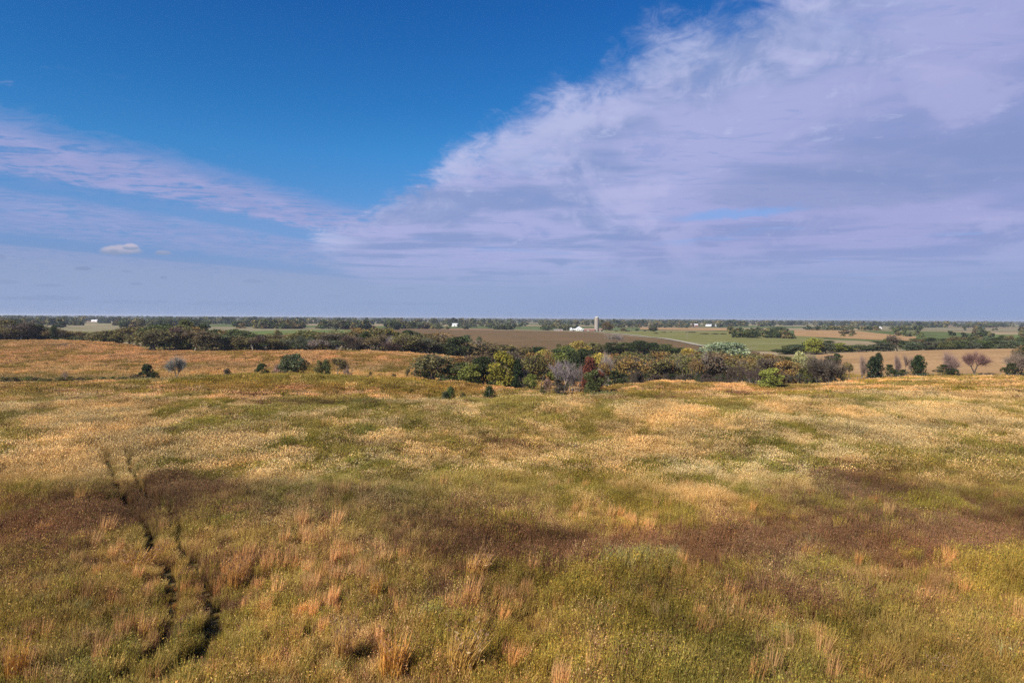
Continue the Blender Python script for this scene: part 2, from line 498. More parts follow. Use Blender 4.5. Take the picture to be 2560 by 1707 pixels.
# ------------------------------------------------------------------ field sheets, road, tracks
def field_mat(name, c1, c2, scale=0.05, c3=None, fine=1.0, rows=0.0):
    m, nt, e, b = new_mat(name)
    geo = nt.nodes.new('ShaderNodeNewGeometry')
    pos = geo.outputs['Position']
    n1 = e.noise(pos, scale, 6, 0.62)
    c = e.mix(e.step(n1, 0.36, 0.64), c1, c2)
    if c3:
        mp = nt.nodes.new('ShaderNodeMapping'); nt.links.new(pos, mp.inputs[0]); mp.inputs['Scale'].default_value = (0.35, 1, 1)
        c = e.mix(e.step(e.noise(mp.outputs[0], scale * 2.3, 6, 0.6), 0.52, 0.66), c, c3)
    k = e.step(e.noise(pos, fine, 4, 0.65), 0.25, 0.75, 0.72, 1.25)
    c = e.mix(1.0, c, e.vec(k, k, k), 'MULTIPLY')
    nt.links.new(c, b.inputs['Base Color'])
    b.inputs['Roughness'].default_value = 1.0
    b.inputs['Specular IOR Level'].default_value = 0.0
    return m


def sheet(name, top, bot, mat, lift=0.1, nu=60, nr=36, dmin=150, label=None, cat='field'):
    """top and bottom: lists of (u, v, least distance) or (u, None, distance)"""
    def line(pts):
        P = [gpt(p[0], p[2]) if p[1] is None else hit(p[0], p[1], p[2] if len(p) > 2 else dmin) for p in pts]
        us = np.array([p[0] for p in pts], float)
        P = np.array([(p.x, p.y) for p in P])
        s = np.linspace(us[0], us[-1], nu)
        return np.stack([np.interp(s, us, P[:, 0] / P[:, 1]), np.exp(np.interp(s, us, np.log(P[:, 1])))], 1)
    T, B = line(top), line(bot)
    t = np.linspace(0, 1, nr)[:, None]
    ratio = B[None, :, 0] * (1 - t) + T[None, :, 0] * t
    dep = np.exp(np.log(B[None, :, 1]) * (1 - t) + np.log(T[None, :, 1]) * t)
    x, y = ratio * dep, dep
    z = ground_z(x, y) + lift
    V = np.stack([x, y, z], -1).reshape(-1, 3)
    i, j = np.meshgrid(np.arange(nr - 1), np.arange(nu - 1), indexing='ij')
    q = np.stack([i * nu + j, i * nu + j + 1, (i + 1) * nu + j + 1, (i + 1) * nu + j], -1).reshape(-1, 4)
    o = link(name, mesh_np(name, V, None, q, None, True, mat))
    return tag(o, label, cat, kind='structure')


F_TAN = field_mat('stubble', (0.35, 0.215, 0.105), (0.29, 0.175, 0.085), 0.03, (0.37, 0.24, 0.12))
F_PALE = field_mat('pale_stubble', (0.24, 0.20, 0.125), (0.20, 0.17, 0.10), 0.02, (0.15, 0.15, 0.07))
F_BROWN = field_mat('dry_soybean', (0.15, 0.098, 0.052), (0.125, 0.086, 0.047), 0.02, (0.17, 0.105, 0.055))
F_GREEN = field_mat('green_pasture', (0.145, 0.145, 0.05), (0.175, 0.165, 0.06), 0.02, (0.19, 0.18, 0.08))
F_WHEAT = field_mat('winter_green', (0.10, 0.145, 0.045), (0.13, 0.15, 0.055), 0.02, (0.14, 0.16, 0.06))
F_ROAD = field_mat('gravel', (0.30, 0.27, 0.21), (0.36, 0.33, 0.27), 0.4)

sheet('stubble_field', [(2040, None, 300), (2150, None, 312), (2300, None, 322), (2750, None, 325)], [(2040, None, 205), (2150, None, 190), (2300, None, 180), (2750, None, 180)],
      F_TAN, 0.12, 70, 50, label='tan crop stubble field behind the bare trees on the right')
sheet('soybean_field', [(560, None, 640), (900, None, 700), (1400, None, 720), (1475, None, 680), (1560, None, 560), (1700, None, 432), (1800, None, 352), (1900, None, 318)],
      [(560, None, 500), (900, None, 380), (1400, None, 300), (1475, None, 300), (1560, None, 300), (1700, None, 300), (1800, None, 280), (1900, None, 270)], F_BROWN, 0.14, 80, 40,
      label='brown field of dry soybeans in front of the silo')
sheet('green_pasture', [(1425, None, 790), (1480, None, 830), (1600, None, 860), (1850, None, 800), (2060, None, 560)],
      [(1425, None, 735), (1480, None, 700), (1600, None, 545), (1850, None, 330), (2060, None, 320)], F_GREEN, 0.2, 70, 40,
      label='pale green pasture right of the silo')
sheet('pale_field', [(60, None, 900), (400, None, 900), (860, None, 820)], [(60, None, 520), (400, None, 520), (860, None, 640)], F_PALE, 0.16, 60, 30,
      label='pale tan field beyond the tree belt on the left')
sheet('green_strip', [(130, None, 560), (260, None, 520)], [(130, None, 330), (260, None, 330)], F_GREEN, 0.2, 24, 24, label='green grass field left of the tree belt')
sheet('winter_wheat_field', [(600, None, 560), (740, None, 640), (880, None, 660)], [(600, None, 360), (740, None, 360), (880, None, 560)], F_WHEAT, 0.24, 40, 26,
      label='bright green wheat field behind the tree belt')
sheet('harvested_field', [(1985, None, 900), (2130, None, 860), (2290, None, 640)], [(1985, None, 600), (2130, None, 560), (2290, None, 520)], F_TAN, 0.2, 50, 30,
      label='tan harvested field in the gap between far tree belts')
sheet('distant_stubble_field', [(1600, None, 1150), (1830, None, 1120)], [(1600, None, 960), (1830, None, 860)], F_TAN, 0.25, 40, 20,
      label='narrow tan field above the green pasture')
sheet('upland_field', [(2150, None, 1500), (2560, None, 1500)], [(2150, None, 1000), (2560, None, 900)], F_PALE, 0.3, 40, 20, label='pale field near the right horizon')
sheet('bright_green_field', [(2480, None, 760), (2640, None, 760)], [(2480, None, 620), (2640, None, 620)], F_WHEAT, 0.26, 20, 16, label='bright green field at the right edge of the view')


def ribbon(name, pts, w, mat, lift, label, cat, sub=6):
    P = np.array([(p.x, p.y) for p in pts])
    t = np.linspace(0, len(P) - 1, (len(P) - 1) * sub + 1)
    x, y = np.interp(t, np.arange(len(P)), P[:, 0]), np.interp(t, np.arange(len(P)), P[:, 1])
    tx, ty = np.gradient(x), np.gradient(y)
    L = np.hypot(tx, ty)
    nx, ny = ty / L, -tx / L
    V = []
    for k in (-1, 0, 1):
        xx, yy = x + nx * k * w / 2, y + ny * k * w / 2
        V.append(np.stack([xx, yy, ground_z(xx, yy) + lift], 1))
    n = len(x)
    V = np.concatenate(V)
    i = np.arange(n - 1)
    q = np.concatenate([np.stack([k * n + i, k * n + i + 1, (k + 1) * n + i + 1, (k + 1) * n + i], 1) for k in (0, 1)])
    o = link(name, mesh_np(name, V, None, q, None, True, mat))
    return tag(o, label, cat, kind='structure')


ribbon('gravel_road', [gpt(1396, 840), gpt(1418, 800), gpt(1452, 755), gpt(1500, 690), gpt(1542, 625), gpt(1590, 560), gpt(1650, 490), gpt(1710, 430), gpt(1765, 380), gpt(1800, 350)],
       4.6, F_ROAD, 0.4, 'pale gravel road slanting from the silo to the silver willow', 'road', 8)

TR_L = [(262, 1130), (271, 1158), (286, 1203), (302, 1252), (330, 1290), (352, 1315), (370, 1345), (374, 1397), (420, 1440), (430, 1480), (431, 1541), (415, 1613), (370, 1663), (300, 1720), (220, 1800)]
TR_R = [(312, 1130), (325, 1162), (343, 1212), (365, 1243), (410, 1268), (440, 1295), (444, 1334), (446, 1370), (469, 1406), (505, 1450), (525, 1519), (537, 1582), (500, 1649), (442, 1694), (380, 1760)]
TRK = [[hit(u, v + 14, 8) for u, v in tr] for tr in (TR_L, TR_R)]
M_TRACK = field_mat('trodden_thatch', (0.075, 0.06, 0.024), (0.12, 0.09, 0.04), 0.8, (0.17, 0.13, 0.06), 6.0)
for tr, lab in zip(TRK, ('left wheel track pressed through the tall prairie grass', 'right wheel track pressed through the tall prairie grass')):
    ribbon('wheel_track', tr, 0.42, M_TRACK, 0.012, lab, 'wheel track')


def track_dist(x, y):
    d = np.full(x.shape, 1e9)
    for tr in TRK:
        P = np.array([(p.x, p.y) for p in tr])
        for a, b in zip(P[:-1], P[1:]):
            ab = b - a
            t = np.clip(((x - a[0]) * ab[0] + (y - a[1]) * ab[1]) / (ab @ ab), 0, 1)
            d = np.minimum(d, np.hypot(x - a[0] - ab[0] * t, y - a[1] - ab[1] * t))
    return d


# ------------------------------------------------------------------ prairie plants
class Geo:
    def __init__(s): s.V, s.T, s.C, s.n = [], [], [], 0
    def add(s, V, T, C):
        s.V.append(V); s.T.append(T + s.n); s.C.append(C); s.n += len(V)
    def mesh(s, name, mat):
        return mesh_np(name, np.concatenate(s.V), np.concatenate(s.T), None, np.concatenate(s.C), False, mat)


def blades(G, g, n, rad, h0, h1, w, lean, droop, cb, ct, wind=0.08, tipw=0.25, jit=0.22):
    a = g.uniform(0, 2 * np.pi, n); rr = rad * np.sqrt(g.uniform(0, 1, n))
    bx, by = rr * np.cos(a), rr * np.sin(a)
    h = g.uniform(h0, h1, n)
    la = a + g.normal(0, 0.7, n)
    ln = np.abs(g.normal(lean, lean * 0.5, n)) * h
    lx, ly = np.cos(la) * ln + wind * h, np.sin(la) * ln
    fa = g.uniform(0, np.pi, n)
    wx, wy = np.cos(fa) * w / 2, np.sin(fa) * w / 2
    mid = 0.6
    V = np.zeros((n, 5, 3))
    V[:, 0] = np.stack([bx - wx, by - wy, np.zeros(n)], 1)
    V[:, 1] = np.stack([bx + wx, by + wy, np.zeros(n)], 1)
    mx, my, mz = bx + lx * 0.4, by + ly * 0.4, h * mid
    V[:, 2] = np.stack([mx + wx * .8, my + wy * .8, mz], 1)
    V[:, 3] = np.stack([mx - wx * .8, my - wy * .8, mz], 1)
    V[:, 4] = np.stack([bx + lx * (1 + droop), by + ly * (1 + droop), h * (1 - droop * 0.35)], 1)
    jit = jit * (1.0 if w < .04 else .5)
    k = g.uniform(1 - jit, 1 + jit, (n, 1))
    cb, ct = np.array(cb), np.array(ct)
    C = np.zeros((n, 5, 3))
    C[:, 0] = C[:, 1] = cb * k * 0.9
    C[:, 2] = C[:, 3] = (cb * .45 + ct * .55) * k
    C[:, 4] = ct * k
    i = np.arange(n)[:, None] * 5
    T = np.concatenate([i + [[0, 1, 2]], i + [[0, 2, 3]], i + [[3, 2, 4]]])
    G.add(V.reshape(-1, 3), T, C.reshape(-1, 3))
    return V[:, 4]


def flecks(G, g, P, size, cols, jit=0.25, up=0.0, stretch=1.6):
    """small leaves or seed spikelets: one folded diamond each"""
    n = len(P)
    d1 = g.normal(0, 1, (n, 3)); d1[:, 2] = d1[:, 2] * (1 + up) + up
    d1 /= np.linalg.norm(d1, axis=1)[:, None]
    d2 = np.cross(d1, g.normal(0, 1, (n, 3))); d2 /= np.linalg.norm(d2, axis=1)[:, None] + 1e-9
    s = size * g.uniform(0.6, 1.3, (n, 1))
    V = np.stack([P - d1 * s * stretch / 2, P + d2 * s / 2, P + d1 * s * stretch / 2, P - d2 * s / 2], 1)
    cols = np.array(cols)
    if 0.1 < size < .17 and len(cols) > 1: cols = cols * .45 + cols.mean(0) * .55
    c = cols[g.integers(0, len(cols), n)] * g.uniform(1 - jit, 1 + jit, (n, 1))
    C = np.repeat(c[:, None], 4, 1)
    i = np.arange(n)[:, None] * 4
    T = np.concatenate([i + [[0, 1, 2]], i + [[0, 2, 3]]])
    G.add(V.reshape(-1, 3), T, C.reshape(-1, 3))


def cloud_pts(g, n, rad, z0, z1, topbias=1.0):
    a = g.uniform(0, 2 * np.pi, n); r = rad * np.sqrt(g.uniform(0, 1, n))
    z = z0 + (z1 - z0) * g.uniform(0, 1, n) ** (1 / topbias)
    return np.stack([r * np.cos(a), r * np.sin(a), z], 1)


def tuft(kind, lod, seed):
    """one clump of one kind of prairie plant; lod 0 near, 1 middle, 2 far (wider, coarser clumps)"""
    g = np.random.default_rng(seed)
    G = Geo()
    rad = (0.24, 0.45, 0.95)[lod]; w = (0.014, 0.022, 0.05)[lod]; fs = (0.036, 0.07, 0.15)[lod]
    nb = (92, 92, 110)[lod]; nf = (34, 60, 110)[lod]
    hk = g.uniform(0.88, 1.12)
    if kind == 'forb':
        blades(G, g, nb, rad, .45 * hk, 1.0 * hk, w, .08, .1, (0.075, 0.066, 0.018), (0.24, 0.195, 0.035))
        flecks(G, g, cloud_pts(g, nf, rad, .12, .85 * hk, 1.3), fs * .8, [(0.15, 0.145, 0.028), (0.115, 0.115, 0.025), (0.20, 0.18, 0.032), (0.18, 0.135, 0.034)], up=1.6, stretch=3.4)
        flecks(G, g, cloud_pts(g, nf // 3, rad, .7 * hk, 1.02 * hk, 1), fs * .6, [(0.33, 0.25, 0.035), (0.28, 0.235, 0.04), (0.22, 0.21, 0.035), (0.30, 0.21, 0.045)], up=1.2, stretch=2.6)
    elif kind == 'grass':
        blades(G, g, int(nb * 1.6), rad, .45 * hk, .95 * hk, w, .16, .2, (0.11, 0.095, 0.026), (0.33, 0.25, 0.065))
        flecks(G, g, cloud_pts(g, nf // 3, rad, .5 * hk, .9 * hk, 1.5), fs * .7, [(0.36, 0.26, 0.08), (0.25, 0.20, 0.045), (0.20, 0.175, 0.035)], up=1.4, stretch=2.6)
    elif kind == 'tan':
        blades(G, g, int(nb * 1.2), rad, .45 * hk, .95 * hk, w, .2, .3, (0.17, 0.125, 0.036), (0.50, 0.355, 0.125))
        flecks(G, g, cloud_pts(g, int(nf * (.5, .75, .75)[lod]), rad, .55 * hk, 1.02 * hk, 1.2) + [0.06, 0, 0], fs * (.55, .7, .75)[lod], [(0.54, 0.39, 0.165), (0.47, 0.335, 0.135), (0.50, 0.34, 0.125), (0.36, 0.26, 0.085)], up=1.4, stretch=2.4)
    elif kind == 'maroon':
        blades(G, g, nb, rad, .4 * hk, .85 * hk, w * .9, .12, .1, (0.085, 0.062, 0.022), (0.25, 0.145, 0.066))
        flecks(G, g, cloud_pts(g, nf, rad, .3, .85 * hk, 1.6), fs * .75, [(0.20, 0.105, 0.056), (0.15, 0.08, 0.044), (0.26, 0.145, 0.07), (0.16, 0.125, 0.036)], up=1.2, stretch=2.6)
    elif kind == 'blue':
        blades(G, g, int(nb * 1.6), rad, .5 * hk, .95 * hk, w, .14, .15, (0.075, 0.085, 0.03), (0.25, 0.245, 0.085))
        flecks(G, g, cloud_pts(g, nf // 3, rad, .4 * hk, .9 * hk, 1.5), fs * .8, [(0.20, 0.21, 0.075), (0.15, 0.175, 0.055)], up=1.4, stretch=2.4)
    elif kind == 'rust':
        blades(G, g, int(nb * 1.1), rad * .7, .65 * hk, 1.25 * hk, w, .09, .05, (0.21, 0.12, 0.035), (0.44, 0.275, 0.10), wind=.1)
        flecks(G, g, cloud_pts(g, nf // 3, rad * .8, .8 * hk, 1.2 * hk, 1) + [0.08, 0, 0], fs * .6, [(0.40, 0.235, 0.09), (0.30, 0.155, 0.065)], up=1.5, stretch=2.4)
    return G.mesh(kind + '_plant', M_VEG)


KINDS = ['forb', 'grass', 'tan', 'maroon', 'blue', 'rust']
STUFF = {'forb': ('goldenrod_cover', 'green and yellow goldenrod and weeds filling the prairie', 'wildflowers'),
         'grass': ('meadow_grass', 'olive green prairie grass spread over the meadow hills', 'grass'),
         'tan': ('dry_tan_grass', 'fluffy pale tan seed grass in drifts across the meadow', 'grass'),
         'maroon': ('brown_seedhead_cover', 'dark maroon brown seedhead plants in patches of the meadow', 'dried plants'),
         'blue': ('blue_green_grass', 'blue green grass patches in the prairie', 'grass'),
         'rust': ('rust_orange_grass', 'rust orange bluestem stalks scattered through the meadow', 'grass')}


def scatter_points():
    out = []
    for lod, d0, d1, dens in ((0, 9, 44, 17.0), (1, 42, 92, 6.5), (2, 88, 190, 1.9), (2, 186, 300, 1.0)):
        hw = 0.86
        area = hw * (d1 * d1 - d0 * d0)
        n = int(area * dens)
        y = np.sqrt(rng.uniform(d0 * d0, d1 * d1, n))
        x = rng.uniform(-hw, hw, n) * y - 0.0
        out.append((np.full(n, lod), x, y, np.full(n, 1.35 if d0 > 150 else 1.0)))
    lod = np.concatenate([o[0] for o in out]); x = np.concatenate([o[1] for o in out]); y = np.concatenate([o[2] for o in out]); big = np.concatenate([o[3] for o in out])
    u = 1280 + x / y * FPX
    # the outer edge of the meadow: tree belts and the crop field
    lim = np.interp(u, [-400, 0, 340, 380, 700, 1060, 1140, 1250, 2050, 2110, 2180, 3000], [275, 275, 272, 236, 236, 240, 242, 205, 205, 190, 182, 180])
    keep = y < lim + (fbm(x / 6, y / 6, 3, 2) - .5) * 8
    return lod[keep], x[keep], y[keep], big[keep]


LOD, PX, PY, BIG = scatter_points()
PZ = ground_z(PX, PY)
PU, PV = project(np.stack([PX, PY, PZ], 1))


def blob(u, v, su, sv, tilt=0.0):
    du, dv = PU - u, PV - v
    dv = dv - tilt * du
    return np.exp(-0.5 * ((du / su) ** 2 + (dv / sv) ** 2))


def species():
    n = len(PX)
    nA = fbm(PX / 5.5 + 3, PY / 9.0, 21, 4) - .5
    nB = fbm(PX / 14.0, PY / 24.0 + 8, 31, 4) - .5
    nC = fbm(PX / 2.2, PY / 3.0, 41, 3) - .5
    nD = fbm(PX / 7.0, PY / 11.0, 51, 4) - .5
    nE = fbm(PX / 9.0 + 50, PY / 13.0, 61, 4) - .5
    nF = fbm(PX / 3.4 + 9, PY / 4.6, 46, 3) - .5
    near = sstep(PV, 1120, 1480)                       # foreground
    mid = sstep(PV, 985, 1060) * (1 - sstep(PV, 1200, 1330))
    hills = 1 - sstep(PV, 975, 1015)
    S = {}
    S['forb'] = 0.28 * near + 0.28 * mid + 0.10 * hills + 1.5 * nA + 1.1 * nC + .8 * nF + 0.35 * blob(240, 1640, 380, 90) + .25 * blob(1500, 1600, 500, 90)
    S['grass'] = 0.32 + 0.12 * mid + 0.30 * hills + 1.5 * nE - .8 * nF + 0.15 * near
    S['tan'] = 0.02 - 0.04 * near + 0.50 * mid + 0.32 * hills - 1.3 * nA + 1.4 * nB - 1.1 * nC + 1.5 * nF + .1 * mid
    mar = (.9 * blob(2120, 1215, 130, 24, .1) + .9 * blob(2330, 1290, 330, 55, .12) + 1.0 * blob(1990, 1380, 330, 35, -.02) + .9 * blob(1750, 1380, 200, 28) + .9 * blob(2480, 1400, 160, 40)
           + .8 * blob(2050, 1540, 200, 28, .1) + .8 * blob(150, 1300, 280, 52) + .9 * blob(560, 1250, 230, 60) + .8 * blob(40, 1420, 190, 60) + .32 * blob(330, 1440, 380, 110) + .3 * blob(1000, 1420, 330, 70) + .7 * blob(1150, 1265, 150, 22)
           + .8 * blob(1300, 1395, 220, 25) + .6 * blob(960, 1330, 130, 18) + .6 * blob(440, 1232, 140, 22) + .5 * blob(1000, 1535, 100, 20) + .5 * blob(1300, 1670, 120, 20)
           + .6 * blob(1330, 1130, 170, 16) + .5 * blob(1700, 1160, 200, 20) + .55 * blob(700, 1145, 120, 12))
    S['maroon'] = -0.14 + 0.36 * near - 0.15 * hills + 1.0 * mar + 2.0 * nD - .4 * nB - .8 * nC
    toC = sstep(PY, 138, 152) * (1 - sstep(PU, 1050, 1200))
    topB = sstep(PY, 104, 112) * (1 - sstep(PY, 124, 131)) * sstep(PU, 300, 480) * (1 - sstep(PU, 1080, 1200))
    S['tan'] = S['tan'] + .35 * toC
    S['forb'] = S['forb'] - .5 * toC + .35 * topB
    S['grass'] = S['grass'] + .35 * topB
    S['maroon'] = S['maroon'] - .4 * topB
    S['blue'] = -0.75 + 1.9 * blob(1600, 1435, 110, 36) + 1.0 * blob(1930, 1045, 180, 12) + 1.1 * blob(2320, 1060, 90, 26) + 1.5 * blob(1480, 996, 190, 6) + .6 * blob(480, 1640, 110, 40) + 1.2 * nE
    S['rust'] = -0.62 * hills - 0.50 + 0.26 * blob(650, 1430, 330, 90) + .3 * blob(250, 1400, 250, 70) + 0.05 * near + 0.42 * hills + 1.7 * (fbm(PX / 3.0, PY / 5.0, 71, 3) - .5) * 1.2
    M = np.stack([S[k] for k in KINDS], 1) + rng.gumbel(0, 1.0, (n, 6)) * np.interp(PV, [900, 1020, 1250, 1600], [.12, .14, .22, .34])[:, None]
    return np.argmax(M, 1)


SP = species()


def scatter():
    n = len(PX)
    td = track_dist(PX, PY)
    intr = td < np.interp(PV, [1150, 1330, 1500], [.34, .28, .24])
    # the middle of the wheel tracks is pressed flat, broken in places
    gap = vnoise(PX * .9, PY * 0.42, 91) > np.interp(PV, [1200, 1300, 1400, 1500], [.78, .78, .82, .92])
    flat = intr & ~gap & (PY < 62)
    drop = flat & (rng.uniform(0, 1, n) < .42)
    vr = np.interp(PV, [900, 1000, 1200, 1500], [.07, .09, .13, .24])[:, None]
    tint = np.where(SP == 2, np.interp(PV, [1200, 1450], [1.08, .80]), np.where(SP == 3, np.interp(PV, [1150, 1350], [.95, .72]), 1.0))[:, None] * (1 + vr * rng.uniform(-1, 1, (n, 1))) * (1 + 1.0 * (fbm(PX / 2.2, PY / 2.8, 66, 3) - .5) + .55 * (fbm(PX / 6.5, PY / 7.5, 68, 2) - .5))[:, None] * (np.array([1.05, 1.0, 1.10]) * 1.07 * (1 + sstep(PV, 1230, 1420)[:, None] * np.array([.38, .25, .24])))
    hue = rng.normal(0, 0.05, n) + .25 * (fbm(PX / 6, PY / 9, 67, 3) - .5)
    tint[:, 0] *= 1 + hue; tint[:, 2] *= 1 - hue
    hills = 1 - sstep(PV, 975, 1020)
    gold = hills * (0.7 + 0.6 * (fbm(PX / 12, PY / 20, 81, 3) - .5))
    tint *= 1 + gold[:, None] * np.array([0.12, -0.03, -0.10])
    lush = np.clip(1.2 * blob(150, 952, 260, 6.5) + .5 * blob(1330, 982, 90, 8) + .45 * blob(900, 1018, 120, 6) + .35 * blob(720, 944, 200, 6) + .3 * blob(1500, 1000, 200, 6) + .75 * blob(700, 920, 260, 7) + .4 * blob(950, 926, 160, 7) + .5 * blob(930, 1014, 130, 5) + .3 * blob(1000, 940, 90, 5), 0, 1)[:, None]
    tint *= 1 - lush * np.array([.52, .40, .35])
    toC = (sstep(PY, 138, 152) * (1 - sstep(PU, 1050, 1200)))[:, None]
    topB = (sstep(PY, 106, 112) * (1 - sstep(PY, 121, 126)) * sstep(PU, 300, 480) * (1 - sstep(PU, 1080, 1200)))[:, None]
    tint = tint * (1 - toC * .45) + toC * .45 * np.array([1.08, .98, .90])
    tint *= 1 - topB * np.array([.16, .10, .26])
    crest = np.clip(blob(740, 940, 240, 6) + .7 * blob(1100, 957, 160, 5) + .8 * blob(1660, 956, 150, 6) + .6 * blob(300, 962, 250, 4) + .6 * blob(2150, 962, 250, 6), 0, 1)[:, None]
    tint *= 1 + crest * np.array([.30, .25, .16])
    warm = np.clip(blob(700, 985, 330, 16) + blob(300, 880, 420, 25) + blob(760, 905, 330, 16) + .7 * blob(1200, 970, 120, 12) + .7 * blob(1700, 985, 260, 14), 0, 1)[:, None]
    tint *= 1 + warm * np.array([.06, -.06, .02])
    # valley bottom: darker, rank growth
    hz = 1.0 + 0.9 * (fbm(PX / 2.6, PY / 3.4, 33, 3) - .5)
    s = rng.uniform(0.82, 1.2, n) * hz
    s = s * np.where(td < 0.5, 0.8, 1.0) * np.where(LOD == 2, 0.72, np.where(LOD == 1, 0.9, 1.0))
    s = np.where(flat, s * .36, s)
    wide = np.where(flat, 1.6, 1.0) * BIG * rng.uniform(0.9, 1.15, n)
    rot = np.stack([rng.normal(0, 0.05, n), rng.normal(0, 0.05, n), rng.normal(0, 0.55, n)], 1)
    pieces = 0
    for ki, kind in enumerate(KINDS):
        coll = bpy.data.collections.new(kind + '_plants')
        nv = (4, 4, 4)
        for lod in range(3):
            for v in range(4):
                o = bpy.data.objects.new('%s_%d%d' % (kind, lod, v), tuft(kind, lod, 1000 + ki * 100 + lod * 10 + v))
                coll.objects.link(o)
        sel = (SP == ki) & ~drop
        m = int(sel.sum())
        me = bpy.data.meshes.new(STUFF[kind][0])
        me.vertices.add(m)
        me.vertices.foreach_set('co', np.stack([PX, PY, PZ - 0.02], 1)[sel].astype(np.float32).ravel())
        def attr(nm, ty, data, f):
            a = me.attributes.new(nm, ty, 'POINT'); a.data.foreach_set(f, np.ascontiguousarray(data).ravel())
        attr('tint', 'FLOAT_COLOR', np.concatenate([tint[sel], np.ones((m, 1))], 1).astype(np.float32), 'color')
        attr('turn', 'FLOAT_VECTOR', rot[sel].astype(np.float32), 'vector')
        attr('size', 'FLOAT_VECTOR', np.stack([s * wide, s * wide, s], 1)[sel].astype(np.float32), 'vector')
        attr('pick', 'INT', (LOD[sel] * 4 + rng.integers(0, 4, m)).astype(np.int32), 'value')
        o = link(STUFF[kind][0], me)
        tag(o, STUFF[kind][1], STUFF[kind][2], kind='stuff')
        instancer(o, coll)
        pieces += m
    return pieces


def instancer(o, coll):
    ng = bpy.data.node_groups.new('plant_scatter', 'GeometryNodeTree')
    ng.interface.new_socket('Geometry', in_out='INPUT', socket_type='NodeSocketGeometry')
    ng.interface.new_socket('Geometry', in_out='OUTPUT', socket_type='NodeSocketGeometry')
    N, L = ng.nodes, ng.links
    gi, go = N.new('NodeGroupInput'), N.new('NodeGroupOutput')
    ci = N.new('GeometryNodeCollectionInfo')
    ci.inputs['Collection'].default_value = coll
    ci.inputs['Separate Children'].default_value = True
    ci.inputs['Reset Children'].default_value = True
    ip = N.new('GeometryNodeInstanceOnPoints')
    def na(nm, ty):
        a = N.new('GeometryNodeInputNamedAttribute'); a.data_type = ty; a.inputs['Name'].default_value = nm
        return a.outputs['Attribute']
    L.new(gi.outputs[0], ip.inputs['Points'])
    L.new(ci.outputs[0], ip.inputs['Instance'])
    ip.inputs['Pick Instance'].default_value = True
    L.new(na('pick', 'INT'), ip.inputs['Instance Index'])
    L.new(na('turn', 'FLOAT_VECTOR'), ip.inputs['Rotation'])
    L.new(na('size', 'FLOAT_VECTOR'), ip.inputs['Scale'])
    L.new(ip.outputs[0], go.inputs[0])
    md = o.modifiers.new('scatter', 'NODES')
    md.node_group = ng


print('plants', scatter())

# ------------------------------------------------------------------ trees
def tube(G, p0, p1, r0, r1, c, sides=5):
    p0, p1 = np.array(p0, float), np.array(p1, float)
    d = p1 - p0
    L = np.linalg.norm(d)
    if L < 1e-6: return
    d /= L
    a = np.cross(d, [0.3, 0.9, 0.2]); a /= np.linalg.norm(a)
    b = np.cross(d, a)
    t = np.arange(sides) * 2 * np.pi / sides
    ring = np.cos(t)[:, None] * a + np.sin(t)[:, None] * b
    V = np.concatenate([p0 + ring * r0, p1 + ring * r1])
    i = np.arange(sides); j = (i + 1) % sides
    T = np.concatenate([np.stack([i, j, j + sides], 1), np.stack([i, j + sides, i + sides], 1)])
    G.add(V, T, np.tile(np.array(c, float), (len(V), 1)))


def branches(g, G, p, d, L, r, depth, ends, spread=0.5, kids=(2, 4), c=(1, 1, 1), minr=0.012, up=0.15):
    """recursive limbs; collects the ends for twigs and leaves"""
    n = 2 if depth > 1 else 1
    for k in range(n):
        d2 = d + g.normal(0, 0.10, 3) + [0, 0, up * 0.25]
        d2 /= np.linalg.norm(d2)
        p2 = p + d2 * L / n
        r2 = r * (0.84 if n == 2 else 0.6)
        tube(G, p, p2, r, r2, np.array(c) * g.uniform(.85, 1.15), 5 if depth > 2 else 3)
        p, d, r = p2, d2, r2
    ends.append((p, d, depth))
    if depth <= 0: return
    for k in range(g.integers(kids[0], kids[1] + 1)):
        ax = g.normal(0, 1, 3)
        ax -= d * (ax @ d); ax /= np.linalg.norm(ax)
        nd = d + ax * g.uniform(.5, 1.25) * spread + [0, 0, up]
        nd /= np.linalg.norm(nd)
        branches(g, G, p, nd, L * g.uniform(.62, .86), max(r * .68, minr), depth - 1, ends, spread, kids, c, minr, up)


def twigs(g, G, ends, n, L, w, c):
    """fine bare twigs: thin triangles fanning from the limb ends"""
    k = g.integers(0, len(ends), n)
    P = np.array([ends[i][0] for i in k]); D = np.array([ends[i][1] for i in k])
    d = D + g.normal(0, .55, (n, 3)) + [0, 0, .25]
    d /= np.linalg.norm(d, axis=1)[:, None]
    s = np.cross(d, g.normal(0, 1, (n, 3))); s /= np.linalg.norm(s, axis=1)[:, None]
    l = L * g.uniform(.5, 1.3, (n, 1))
    P = P - D * L * g.uniform(0, 1.0, (n, 1))
    V = np.stack([P - s * w / 2, P + s * w / 2, P + d * l], 1)
    C = np.repeat((np.array(c) * g.uniform(.75, 1.25, (n, 1)))[:, None], 3, 1)
    G.add(V.reshape(-1, 3), np.arange(n * 3).reshape(-1, 3), C.reshape(-1, 3))


